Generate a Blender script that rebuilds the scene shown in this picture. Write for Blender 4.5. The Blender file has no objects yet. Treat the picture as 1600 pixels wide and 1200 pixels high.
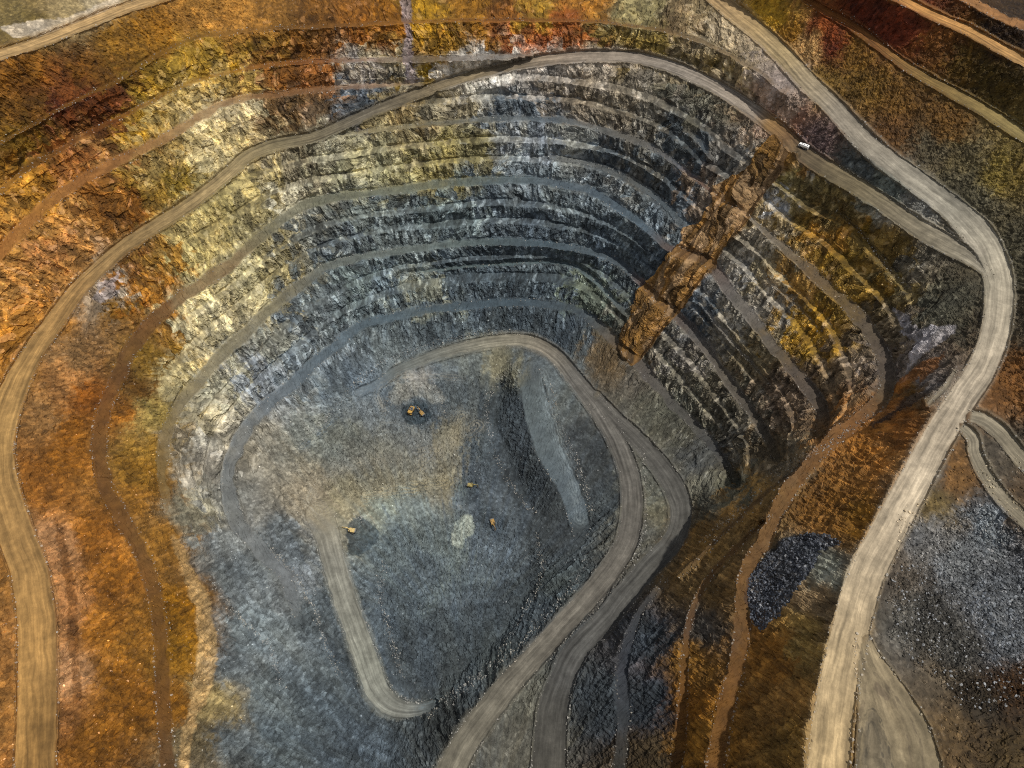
import bpy, bmesh, math, random
import numpy as np
from mathutils import Vector, Matrix

random.seed(7)
RNG = np.random.default_rng(11)
F32 = np.float32
ALBEDO_GAIN = 1.3
SUN_EL, SUN_AZ, SUN_ANG, SUN, SKY, EXPO = 66, 100, 1.0, 2.8, 0.115, 0.2
SC = bpy.context.scene
COL = SC.collection

# ----------------------------------------------------------------------------------------------
# camera: a drone 600 m above the pit floor, looking down 54 degrees
# ----------------------------------------------------------------------------------------------
W, H, FPX = 1600.0, 1200.0, 1081.0
CAMZ, PITCH = 600.0, math.radians(54)
cd = bpy.data.cameras.new('camera')
cam = bpy.data.objects.new('camera', cd)
COL.objects.link(cam)
cam.location = (0, 0, CAMZ)
cam.rotation_euler = (math.radians(90) - PITCH, 0, 0)
cd.sensor_width = 36
cd.lens = FPX / W * 36
cd.clip_start = 1
cd.clip_end = 20000
SC.camera = cam
CP, SP = math.cos(PITCH), math.sin(PITCH)


def rays(u, v):
    """direction of the survey line through a point of the survey photograph"""
    x = (u - W / 2) / FPX
    y = (H / 2 - v) / FPX
    return x, CP + y * SP, -SP + y * CP


def unproject(u, v, z):
    dx, dy, dz = rays(u, v)
    t = (CAMZ - z) / (-np.minimum(dz, -0.12))
    return dx * t, dy * t, z + 0 * t


# ----------------------------------------------------------------------------------------------
# noise
# ----------------------------------------------------------------------------------------------
TAB = RNG.random(64 * 64 * 64).astype(F32)


def vnoise(x, y, z):
    xi = np.floor(x).astype(np.int32); yi = np.floor(y).astype(np.int32); zi = np.floor(z).astype(np.int32)
    fx = (x - xi).astype(F32); fy = (y - yi).astype(F32); fz = (z - zi).astype(F32)
    fx = fx * fx * (3 - 2 * fx); fy = fy * fy * (3 - 2 * fy); fz = fz * fz * (3 - 2 * fz)
    x0 = (xi & 63) << 12; x1 = ((xi + 1) & 63) << 12
    y0 = (yi & 63) << 6; y1 = ((yi + 1) & 63) << 6
    z0 = zi & 63; z1 = (zi + 1) & 63
    def lx(a, b):
        p = TAB[x0 + a + b]; return p + (TAB[x1 + a + b] - p) * fx
    a = lx(y0, z0); a += (lx(y1, z0) - a) * fy
    b = lx(y0, z1); b += (lx(y1, z1) - b) * fy
    return a + (b - a) * fz          # 0..1


def fbm(x, y, z, octs=4, gain=0.5, lac=2.03):
    s = 0; a = 1.0; t = 0
    for k in range(octs):
        s = s + a * (vnoise(x + 17.3 * k, y + 5.1 * k, z + 9.7 * k) - 0.5)
        t += a; a *= gain; x = x * lac; y = y * lac; z = z * lac
    return s / t * 2                  # about -1..1


def ridged(x, y, z, octs=3):
    s = 0; a = 1.0; t = 0
    for k in range(octs):
        s = s + a * (1 - np.abs(2 * vnoise(x + 3.3 * k, y + 7.9 * k, z + 1.7 * k) - 1))
        t += a; a *= 0.5; x = x * 2.1; y = y * 2.1; z = z * 2.1
    return s / t                      # 0..1


def cells(x, y, z):
    """piecewise constant blocks with jittered borders: value 0..1 per block"""
    xi = np.floor(x).astype(np.int32); yi = np.floor(y).astype(np.int32); zi = np.floor(z).astype(np.int32)
    return TAB[((xi & 63) << 12) + ((yi & 63) << 6) + (zi & 63)]


def smooth(a, b, x):
    t = np.clip((x - a) / (b - a), 0, 1)
    return t * t * (3 - 2 * t)


def hexlin(h):
    h = h.lstrip('#')
    c = np.array([int(h[i:i + 2], 16) / 255 for i in (0, 2, 4)])
    return np.where(c <= 0.04045, c / 12.92, ((c + 0.055) / 1.055) ** 2.4)


# ----------------------------------------------------------------------------------------------
# the survey: haul roads and benches, each a line of survey points with heights and widths
# pts: (x, y) ; keys: {index: value} interpolated along the line
# ----------------------------------------------------------------------------------------------
B4, B3, B2, B1, B05, B0, BM1 = 40., 84., 128., 172., 194., 216., 250.
LINES = []


def line(kind, name, pts, z, w, col, **kw):
    LINES.append(dict(kind=kind, name=name, pts=pts, z=z, w=w, col=col, **kw))


# ---- benches -----------------------------------------------------------------------------------
line('bench', 'bench', [(0, 224), (50, 196), (105, 165), (140, 147), (192, 122), (245, 87), (308, 58), (350, 52), (420, 45), (520, 41),
                        (625, 35), (730, 32), (835, 32), (922, 33), (975, 39), (1030, 47), (1075, 58), (1110, 70), (1155, 95), (1190, 115), (1226, 146)],
     {0: 250, 9: 244, 11: 242, 14: 240, 17: 243, 20: 251}, {0: 6, 4: 6, 6: 8, 14: 6, 16: 8, 20: 6},
     {0: '6e4a16', 5: '6a4a14', 8: '74501e', 12: '7c4c1c', 16: '6e5a3c', 20: '70604c'})
line('bench', 'bench', [(0, 300), (35, 268), (88, 238), (133, 211), (175, 189), (224, 165), (280, 137), (332, 119), (402, 105), (455, 98),
                        (560, 94), (650, 93), (740, 90), (800, 89), (850, 92)],
     {0: 222, 5: 222, 9: 218, 11: B0, 14: B0}, {0: 10, 3: 9, 6: 7, 10: 8, 11: 12, 13: 12, 14: 8},
     {0: '7a5420', 2: '5a3a16', 4: '6a3c14', 6: '7a5a20', 9: '7c4c20', 11: '5c5450', 14: '60584e'})
line('bench', 'bench', [(0, 396), (35, 358), (70, 323), (105, 297), (157, 266), (210, 241), (262, 213), (315, 182), (350, 162), (385, 151),
                        (420, 149), (490, 141), (560, 135), (620, 132), (680, 132)],
     {0: 200, 4: 202, 9: 200, 14: B05}, {0: 22, 4: 17, 9: 12, 11: 9, 14: 8},
     {0: 'a06a34', 4: '9a6a3a', 7: '967450', 10: '85603c', 12: '7c6048', 14: '7a6c5c'})
line('bench', 'bench', [(534, 211), (608, 201), (695, 192), (782, 186), (870, 187), (916, 196), (975, 213), (1028, 236), (1062, 260), (1096, 286), (1125, 312),
                        (1150, 325), (1173, 341), (1198, 364), (1232, 396), (1268, 426), (1302, 457), (1338, 491), (1366, 530), (1383, 566), (1388, 596), (1376, 624),
                        (1344, 652), (1302, 684), (1267, 718), (1236, 760), (1210, 802), (1192, 843), (1174, 880), (1160, 920), (1160, 955), (1158, 997), (1145, 1060), (1128, 1130), (1117, 1200)],
     {0: B1, 21: 172, 24: 168, 28: 156, 31: 146, 34: 138}, {0: 6, 3: 10, 6: 11, 10: 5, 12: 6, 14: 16, 17: 24, 20: 26, 23: 26, 26: 27, 30: 26, 34: 32},
     {0: '857a58', 2: '57564c', 4: '43505a', 6: '5c5a54', 8: '4e5056', 10: '7a5030', 11: '7a5030', 12: '6a645c', 15: '5a5044', 19: '544a40', 21: '62543f', 22: '74502e', 24: '72502c', 27: '6c4a28', 30: '684826', 34: '664424'})
line('bench', 'bench', [(262, 1200), (256, 1130), (254, 1060), (250, 990), (245, 948), (238, 913), (224, 871), (203, 832), (182, 795), (166, 765), (157, 730), (155, 690), (162, 640), (182, 596),
                        (196, 557), (217, 528), (245, 495), (273, 473), (315, 445), (367, 407), (385, 390), (420, 361), (455, 333), (490, 316), (560, 304), (625, 297), (730, 284), (818, 282), (870, 286),
                        (922, 298), (975, 330), (1010, 358), (1040, 384), (1068, 398), (1095, 404), (1117, 421), (1145, 463), (1180, 505), (1215, 550), (1250, 592), (1275, 624), (1286, 652), (1283, 678)],
     {0: 116, 6: 114, 12: 116, 17: 122, 22: B2, 42: B2}, {0: 25, 4: 24, 8: 26, 12: 25, 15: 24, 18: 22, 21: 17, 24: 14, 26: 14, 30: 14, 32: 12, 33: 18, 35: 18, 38: 22, 41: 26, 42: 22},
     {0: '60401e', 5: '624424', 10: '664626', 14: '664628', 17: '6c4c2e', 19: '7a6244', 21: '6c6a58', 24: '6a6c5a', 26: '54605e', 28: '465460', 31: '4a5a66', 32: '5a4c44', 33: '745040', 34: '6a4a38', 36: '54504e', 39: '4e4844', 42: '4a443c'})
line('bench', 'bench', [(262, 800), (253, 745), (255, 708), (260, 673), (280, 634), (315, 589), (350, 551), (385, 519), (420, 487), (455, 456), (490, 431), (520, 413), (625, 392), (730, 380), (782, 378), (852, 382), (905, 389),
                        (958, 406), (985, 425), (1010, 448), (1035, 474), (1055, 492), (1086, 522), (1124, 575), (1156, 620), (1180, 652), (1201, 687), (1212, 715)],
     {0: 82, 4: B3, 27: 82}, {0: 12, 2: 20, 6: 20, 10: 18, 12: 11, 14: 13, 16: 11, 19: 14, 21: 20, 23: 18, 25: 18, 27: 14},
     {0: '78643c', 3: '7a6c50', 6: '7c745c', 9: '747060', 11: '6c7068', 13: '54605e', 15: '44545e', 18: '4c545a', 19: '6e5040', 20: '6e5038', 22: '5c5650', 24: '524c46', 27: '46423c'})
line('bench', 'bench', [(468, 968), (455, 930), (446, 898), (420, 871), (392, 842), (368, 808), (360, 775), (358, 735), (368, 701), (386, 669), (420, 631), (455, 601), (490, 567), (525, 540), (556, 512), (608, 497), (660, 486), (730, 477), (800, 473),
                        (852, 475), (898, 484), (924, 500), (947, 522), (966, 541), (988, 558), (1012, 584), (1046, 625), (1080, 660), (1110, 692), (1138, 727), (1150, 755)],
     {0: 36, 6: B4, 29: B4, 30: 39}, {0: 14, 2: 22, 5: 26, 8: 22, 12: 19, 14: 14, 18: 13, 21: 14, 25: 17, 28: 15, 30: 10},
     {0: '5a6062', 2: '6c7072', 5: '6e7272', 9: '687076', 12: '5c6a74', 15: '50606a', 18: '43525c', 21: '4a5258', 23: '665848', 25: '54504e', 28: '444444', 30: '40403c'})
# intermediate benches that stay visible on the right hand half
line('bench', 'bench', [(860, 247), (900, 252), (933, 259), (975, 277), (1010, 298), (1042, 323), (1060, 346)], {0: 143, 6: 142.7}, {0: 5, 3: 8, 5: 12, 6: 9},
     {0: '6c6e6c', 3: '565a5a', 6: '46545e'})
line('bench', 'bench', [(625, 429), (730, 417), (835, 410), (888, 413), (922, 432), (947, 456), (972, 484), (990, 500)], {0: 62, 7: 62}, {0: 3, 2: 4, 4: 8, 6: 10, 7: 7},
     {0: '566460', 3: '4c5c62', 7: '4e565a'})
line('bench', 'bench', [(1070, 205), (1092, 220), (1110, 248)], {0: 194, 2: 194}, {0: 6, 1: 11, 2: 6}, {0: '4a5258', 2: '46505a'})
line('bench', 'bench', [(1180, 406), (1208, 446), (1250, 482), (1285, 521)], {0: 150, 3: 150}, {0: 5, 3: 5}, {0: '6a6458', 3: '645038'})
line('bench', 'bench', [(1092, 470), (1131, 520), (1173, 566), (1202, 600)], {0: 106, 3: 106}, {0: 6, 3: 6}, {0: '706c66', 3: '5c5448'})
line('bench', 'bench', [(1306, 330), (1348, 365), (1383, 414), (1418, 450)], {0: 202, 3: 200}, {0: 6, 3: 5}, {0: '5c4c2c', 3: '544632'})
# benches at the near right, dark toe below the orange slope
line('bench', 'bench', [(1040, 905), (1005, 945), (986, 985), (972, 1042), (974, 1120), (966, 1200)], {0: 66, 5: 86}, {0: 10, 2: 16, 5: 22}, {0: '363838', 3: '343840', 5: '343634'})
line('bench', 'bench', [(1205, 806), (1180, 828), (1120, 886), (1080, 955), (1070, 1030), (1066, 1110), (1058, 1200)], {0: 128, 3: 114, 6: 106}, {0: 5, 2: 9, 4: 14, 6: 22}, {0: '5c4228', 2: '62462a', 4: '5a3c1c', 6: '5c3a14'})
line('bench', 'bench', [(1250, 726), (1190, 776), (1120, 842), (1060, 900)], {0: 142, 3: 92}, {0: 5, 1: 8, 3: 6}, {0: '584630', 3: '54402a'})
# upper right benches
line('road', 'haul_road', [(1225, -20), (1285, 14), (1338, 43), (1390, 84), (1442, 119), (1495, 147), (1548, 178), (1600, 211)], {0: 286, 7: 274}, {0: 7, 2: 12, 4: 14, 7: 20},
     {0: '7a4c1c', 2: '744820', 4: '7c6438', 7: '86784c'})
line('bench', 'bench', [(1500, -8), (1548, 18), (1600, 42)], {0: 322, 2: 317}, {0: 14, 2: 16}, {0: 'c08a54', 2: 'a87848'})
# tongue of rock on the pit floor
line('bench', 'bench', [(828, 580), (832, 612), (838, 640), (850, 685), (872, 728), (893, 772), (905, 815), (904, 838)], {0: 24, 2: 23, 7: 15}, {0: 34, 2: 46, 4: 42, 6: 34, 7: 20},
     {0: '4c5456', 2: '626c6e', 5: '5e6a72', 7: '505c64'}, jag=0.35, fade=(30, 40))
# ---- haul roads ------------------------------------------------------------------------------------
line('road', 'haul_road', [(-40, 101), (0, 86), (60, 66), (122, 42), (182, 18), (245, -4)], {0: 298, 1: 296, 5: 272}, {0: 17, 3: 17, 5: 16}, {0: 'a08458', 5: 'a88a5c'})
line('road', 'haul_road', [(1370, -18), (1408, -2), (1460, 24), (1512, 46), (1565, 76), (1600, 96)], {0: 314, 5: 306}, {0: 12, 2: 14, 5: 17}, {0: 'b07c40', 5: 'a88452'})
line('road', 'haul_road', [(500, 806), (512, 840), (520, 872), (537, 930), (556, 985), (574, 1036), (588, 1076), (606, 1098), (630, 1108), (656, 1108), (680, 1100)],
     {0: 12, 2: 12, 6: 6, 10: 2.5}, {0: 44, 1: 36, 3: 36, 5: 38, 7: 36, 8: 28, 10: 14}, {0: '848070', 2: '858478', 5: '828478', 8: '74766e', 10: '565c5c'}, fade=(50, 30))
line('road', 'haul_road', [(560, 612), (590, 600), (625, 577), (678, 555), (730, 541), (782, 532), (818, 532), (846, 541), (872, 560), (893, 586), (914, 612), (942, 650), (968, 698), (984, 745), (988, 790), (984, 825), (974, 857), (941, 906), (906, 948),
                           (870, 987), (835, 1026), (800, 1063), (766, 1106), (732, 1152), (706, 1200)],
     {0: 11, 5: 16, 9: 23, 12: 28, 15: 33, 19: 40, 24: 52}, {0: 10, 2: 14, 4: 18, 6: 19, 8: 22, 10: 26, 12: 28, 14: 34, 17: 34, 20: 35, 24: 44},
     {0: '56605f', 3: '6c6e66', 5: '84806f', 7: '7a7466', 9: '5e5c56', 12: '5a5852', 15: '605d56', 19: '646056', 24: '6a6658'}, fade=(120, 1))
line('road', 'haul_road', [(930, 622), (958, 652), (992, 684), (1028, 724), (1056, 768), (1064, 806), (1052, 845), (1014, 886), (978, 928), (942, 972), (900, 1016), (878, 1062), (863, 1112), (857, 1200)],
     {0: 25, 3: 32, 6: 39, 8: 42, 11: 49, 13: 60}, {0: 22, 2: 25, 4: 34, 6: 34, 9: 36, 11: 40, 13: 54}, {0: '5a5852', 3: '55544f', 7: '4c4c48', 11: '484845', 13: '48463f'})
line('road', 'haul_road', [(1448, 632), (1476, 606), (1494, 575)], {0: 224, 2: 227}, {0: 6, 2: 5}, {0: '857c68'})
line('road', 'haul_road', [(1514, 650), (1536, 656), (1562, 676), (1584, 702), (1606, 726), (1640, 760)], {0: 223, 5: 222}, {0: 18, 2: 24, 5: 26}, {0: '8e8672', 5: '7c7460'})
line('road', 'haul_road', [(1500, 664), (1520, 684), (1524, 710), (1542, 746), (1568, 780), (1606, 816), (1650, 850)], {0: 222, 6: 219}, {0: 14, 2: 20, 6: 22}, {0: '8e8672', 6: '7c7460'})
line('road', 'haul_road', [(1348, 990), (1356, 1030), (1374, 1076), (1388, 1118), (1398, 1160), (1404, 1206)], {0: 208, 5: 202}, {0: 14, 2: 66, 3: 92, 4: 118, 5: 134}, {0: '8e8064', 5: '80745a'}, fade=(30, 1))
line('road', 'haul_road', [(1548, 432), (1516, 402), (1478, 380), (1436, 357), (1390, 325), (1338, 290), (1285, 259), (1250, 235), (1215, 203), (1180, 175), (1138, 147), (1092, 122), (1045, 103), (992, 90), (940, 87), (888, 90), (835, 96), (782, 106), (730, 120),
                           (678, 137), (625, 157), (572, 178), (520, 202), (490, 214), (450, 222), (420, 229), (385, 245), (350, 277), (298, 318), (245, 352), (193, 386), (150, 424), (122, 452), (88, 498), (52, 550), (25, 600), (6, 650), (-4, 700), (0, 750),
                           (13, 800), (28, 845), (43, 885), (52, 930), (57, 972), (58, 1060), (57, 1130), (54, 1200)],
     {0: 232, 6.0: 227, 11.0: 221, 15.0: 216, 22.0: 176, 25.0: 168, 28.0: 158, 33.0: 152, 36.0: 150, 46.0: 152},
     {0: 6, 1: 22, 2.0: 30, 5.0: 26, 8.0: 25, 11.0: 19, 14.0: 17, 17.0: 16, 22.0: 15, 25.0: 18, 28.0: 20, 31.0: 23, 34.0: 32, 36.0: 46, 38.0: 56, 41.0: 58, 46.0: 64},
     {0: '8a8474', 5.0: '6a6048', 7.0: '5c503c', 7.6: '6a5236', 8.4: '8c6e44', 9.0: '8a8072', 12.0: '8c8478', 15.0: '887c6c', 18.0: '7e7054', 21.0: '625c4e', 25.0: '857a5c', 29.0: '927c54', 32.0: '9c7c4c', 36.0: '967848', 40.0: '967646', 46.0: '906e3c'})
line('road', 'haul_road', [(1100, -22), (1131, 6), (1180, 45), (1222, 84), (1264, 130), (1306, 171), (1348, 217), (1390, 252), (1442, 290), (1488, 325), (1528, 364), (1551, 405), (1561, 440), (1561, 480), (1553, 529), (1532, 580), (1504, 622), (1465, 685),
                           (1425, 759), (1397, 812), (1370, 862), (1353, 900), (1341, 937), (1330, 980), (1320, 1021), (1308, 1077), (1300, 1130), (1294, 1200)],
     {0: 262, 6: 247, 10: 234, 13: 230, 17: 221, 21: 212, 27: 201}, {0: 26, 4: 29, 7: 32, 9: 37, 10: 46, 12: 44, 16: 44, 18: 52, 21: 57, 25: 60, 27: 66},
     {0: 'a0845c', 3: '94835f', 5: '8c8474', 9: '868274', 12: 'a09884', 16: 'aca08a', 20: 'ae9f84', 24: 'b09c78', 27: 'a8926a'})

# flat ground of the pit floor and the dump, as survey polygons with a height
AREAS = [
    ([(500, 690), (560, 625), (640, 600), (730, 580), (770, 600), (752, 640), (758, 700), (780, 755), (720, 772), (620, 775), (560, 780), (500, 765)], 8.0),
    ([(780, 596), (768, 612), (754, 640), (760, 690), (784, 745), (826, 815), (834, 800), (800, 730), (778, 668), (778, 632), (786, 606)], 5.0),
    ([(575, 860), (625, 815), (720, 800), (790, 800), (828, 860), (828, 920), (790, 985), (720, 1050), (650, 1075), (620, 1050), (598, 1000), (582, 930)], 2.5),
    ([(1455, 860), (1520, 830), (1620, 900), (1900, 1000), (1900, 1440), (1500, 1440), (1520, 1180), (1480, 1060), (1430, 1000)], 206.0),
]

# colours of rock and soil, light and shade included, over the survey area
CPS = """20 20 6b5a35;100 22 8c7a58;170 6 94866c;40 50 5c4c24;30 112 7a4d12;100 140 5a2f10;90 170 4f2209;150 110 5d3a0a;190 60 7a5416;240 50 80540f;300 28 9a6a2c;370 28 a5712f;430 18 7a5220;500 18 6d4515;300 90 8a6a20
350 90 6e5210;430 72 5a3d10;520 68 5f3a12;440 120 6a4015;540 112 847868;495 114 7a4a20;250 170 8a7444;320 145 a08a5c;300 165 a08a5c;360 130 a08040;330 195 b0a07c;370 180 a09274;300 225 9c8a60;250 255 8c7444;210 190 7a5a15;170 215 4a2806
150 235 a0703c;120 240 8a5528;60 275 7a5010;30 320 a07024;20 350 a07034;100 335 946834;60 390 946438;150 295 7a4c1a;200 330 6a4010;230 310 70541a;280 285 7d6420;330 245 b0a078;360 215 a39268;440 170 4e3a22;500 170 4a3a2a;540 160 44464a
330 325 8f8256;380 300 9a8c60;300 370 8a7a50;430 285 6a6044;400 340 7a7050;460 270 60594a;450 305 a09c8a;520 240 8a8570;500 350 4e5250;540 370 454c50;200 425 6a4214;250 400 7d5a22;300 400 8d8055;30 440 a07038;100 420 9a6c38;60 500 946226;30 560 8a5a1c
170 445 857868;150 480 706050;120 560 7a5a38;110 600 9a6a3c;70 650 8a6238;185 480 6b4a10;200 480 78480f;230 450 86581a;140 620 80480e;110 670 86500f;100 720 7f4d12;80 760 82501a;190 650 8a5518;215 600 5a3a10;240 560 6e5016;220 655 8d7440
270 590 9c8e68;300 520 9a9072;350 480 9a9074;400 450 9a9070;330 460 a09470;250 530 7a5520;430 440 7a7050;470 420 5f6058;520 450 4a5458;480 490 5a6266;430 540 767870;350 600 8a8878;310 650 857d68;235 640 7d6a38;290 690 6a6050;310 720 747068
330 680 8f8b80;400 590 6e7276;450 560 5a6268;330 780 70706a;300 800 7c7868;225 740 7a5518;215 780 80541a;230 700 7a5a20;10 900 8a5c28;8 1000 9a6834;8 1100 90602c;85 850 a0714a;100 950 9c6c44;106 1050 a87a54;112 1120 7d5028
150 830 7d4c14;170 900 8a5514;160 980 8f5a18;180 1060 7f4f10;160 1150 7c4d10;210 1100 74480e;215 1000 8a5a1a;265 850 8a5e20;275 950 7d5208;283 1020 86590a;278 1100 7c4f10;330 1090 80704c;310 1150 5c503a
340 850 686c6c;380 900 5f6568;400 980 60686a;365 1040 5c6264;420 1080 5e686c;350 1160 4c5254;440 1160 4a5458;480 1120 4e5a60;520 1060 444e54;540 1180 3e4a54;450 860 555a5c;470 910 6a6e70;500 950 4c5458;540 600 4a5660;600 605 5c666c;560 640 6a7072
520 680 70746e;620 555 5a6468;640 600 7a7a78;660 640 505a62;700 600 565f64;740 572 5c6260;770 565 6a6858;560 720 6e706a;620 720 7a7a70;660 700 6c7070;700 690 7c7868;680 750 7d7a6c;500 775 80786a;540 775 827c68;600 785 788078;600 755 7c7868;640 800 6c7674
620 860 5e6a6c;700 865 66706e;680 900 56646c;640 950 4a5a66;720 920 52606c;760 860 566472;700 980 46545e;640 1040 404c56;740 760 4a5460;750 700 46525a;790 640 303a40;795 700 343c42;830 750 2e363c;870 835 343a40;905 730 3a3e40;880 600 525858;930 800 3c4244
860 880 3a4248;820 960 3a444a;740 1060 40484c;850 562 4c5254;600 180 7a6c4c;650 170 6a5a3c;580 240 8a8468;640 230 80765a;700 170 6a6250;760 140 8a8880;780 165 4a525a;830 120 8f8a85;840 165 3e464e;900 112 a09890;900 150 6a6054;950 110 8a8074;960 160 5c5448
1000 130 6c6458;1020 180 5a564e;1080 160 4c4a40;1070 235 3e4448;600 60 6a4512;660 20 9a7010;700 60 7a5812;760 50 7d5418;830 60 80421c;840 16 8d6a20;920 16 a06a24;900 60 7a4418;960 60 6a5528;1000 16 8a7e58;1010 62 6c5a2c;1060 25 6a5840;560 110 97908a;610 110 9c927c
660 110 7a6010;710 108 a8a49e;770 98 aaa8a4;560 155 3c444e;620 147 4a4a48;560 260 8c886c;620 260 7d7858;680 250 80764c;740 240 706848;790 220 8a8c88;840 220 70747a;820 260 646c70;900 230 70726e;900 270 5c6060;960 245 3e4448;1000 260 545450;1050 300 3c4248
560 340 565c58;620 340 545c5c;700 330 4c5858;780 320 46525a;830 345 3f4c58;870 320 555e60;920 345 414c54;960 370 4c5a62;1000 400 3f4c56;560 440 54605e;600 440 4a5a60;640 450 666c68;670 460 6a6c60;720 430 364854;800 440 30424e;860 440 364650;905 455 525a50
880 510 2e3c48;780 500 34444f;680 510 3a4a54;620 525 4c585e;935 470 505850;1100 25 6a5a40;1120 45 988870;1170 75 968670;1150 115 7a6a50;1120 100 5c4c28;1200 150 806a5c;1250 185 6a4c40;1240 155 8c7a70;1270 220 5c4a4a;1330 262 3c4040;1380 292 4a504c;1425 325 70706c
1200 20 a07a20;1230 55 805616;1260 70 a88050;1290 40 7a3a14;1300 75 5a2208;1350 25 5a2412;1400 50 5c2612;1420 30 602a14;1330 80 74501c;1290 125 785a28;1350 130 624618;1400 165 60421a;1460 75 643c16;1500 95 4a360e;1550 125 3e3010;1570 55 2e1e0c;1480 200 60421c;1400 210 5c3e20
1500 250 5a5038;1450 240 4c4434;1560 280 6c5a28;1590 250 5c4c24;1550 325 4e4838;1590 390 4a4434;1595 500 40382c;1590 600 6a4420;1130 270 4a4a48;1236 268 6a4a24;958 552 5c4c38;1200 330 6a5630;1100 292 5a4c40;1000 420 404a50;1060 330 3e464c;1150 380 5a544a;960 510 505048;1010 570 54504a
1235 280 70643c;1205 320 707478;1265 300 54482c;1250 350 5c4820;1300 310 504428;1320 385 5a4414;1390 395 5c4822;1290 365 6a4a18;1440 420 4c463c;1400 445 54482c;1165 400 80786c;1150 435 5c5a56;1200 430 6a604c;1250 455 70542a;1280 500 7a5a18;1240 525 74581c;1200 475 6a6660
1100 495 3c4248;1130 500 6c6860;1180 540 5c5240;1230 615 54463a;1310 570 5c4c3a;1340 560 504438;1310 490 6a5220;1350 465 6e5420;1420 555 4e4640;1060 560 54504c;1100 605 4e4a40;1040 570 605c50;1150 655 4a463e;1100 710 3e4040;1150 765 44443a
1210 730 4c4438;1050 650 44443c;1110 770 505048;1445 602 5c5858;1430 610 6a4a18;1400 665 7a4c20;1370 700 80501c;1330 740 7c5224;1400 720 8a6238;1300 790 7c5220;1350 800 7f5618;1200 755 705630;1160 795 806034;1100 850 785a30;1130 920 6c5230;1090 890 685030
1100 985 44403c;1090 1030 74501e;1090 1100 80541a;1020 1000 2f343c;1010 1100 2c323c;930 1100 30363c;1010 1180 3c3020;1090 1160 7c541c;1200 1020 7a5220;1220 1100 7a582c;1250 1000 786034;1240 1150 6c5024;1272 950 746048;1290 900 5e6058
1450 830 5e5e5e;1500 880 6c6e70;1410 900 4c443c;1425 960 4a4844;1500 1000 4a4844;1560 930 64666a;1580 1010 5e6064;1470 1050 54493c;1540 1100 3c3226;1580 1080 4a3018;1500 1150 54422c;1580 1180 4c3c24;1460 790 5a4a2c;1490 740 6a4a28;1560 715 4a4238;1595 780 4c3c2c;1540 820 606468;1450 740 4c4640
1430 800 4c4640;820 1100 585850;800 1150 54534c;700 1110 383c3c;760 1050 3c4444;870 900 3c4444;930 730 34383a;1010 760 50524c;1020 800 5c5a4c;1005 830 54544e;1400 580 4c4440;1370 500 4c4234;1480 480 3c3a30;1500 300 4a4434;60 130 6a3c10;40 180 5e3c0e;30 215 6a4c10;200 100 5a3c0a;150 160 4e260a;230 130 6e5210;120 190 4c2408
270 110 7e6220;1130 70 9c8c74;1190 100 8c8078;1225 120 8a7c76;560 20 7c4c14;600 20 86540f;740 14 906014;790 20 7c4a14;560 60 663c12;880 40 8a4a1a;480 60 643e10"""
CP_XYC = []
for it in CPS.replace('\n', ';').split(';'):
    a = it.split()
    x_, y_ = float(a[0]), float(a[1])
    k_ = 1.35 if 1030 < x_ < 1420 and 255 < y_ < 770 else (1.15 if 1040 < x_ < 1300 and y_ >= 770 else 1.0)     # right wall and slope below lightened to offset their weak sunlight
    CP_XYC.append((x_, y_, hexlin(a[2]) * k_))

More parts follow.
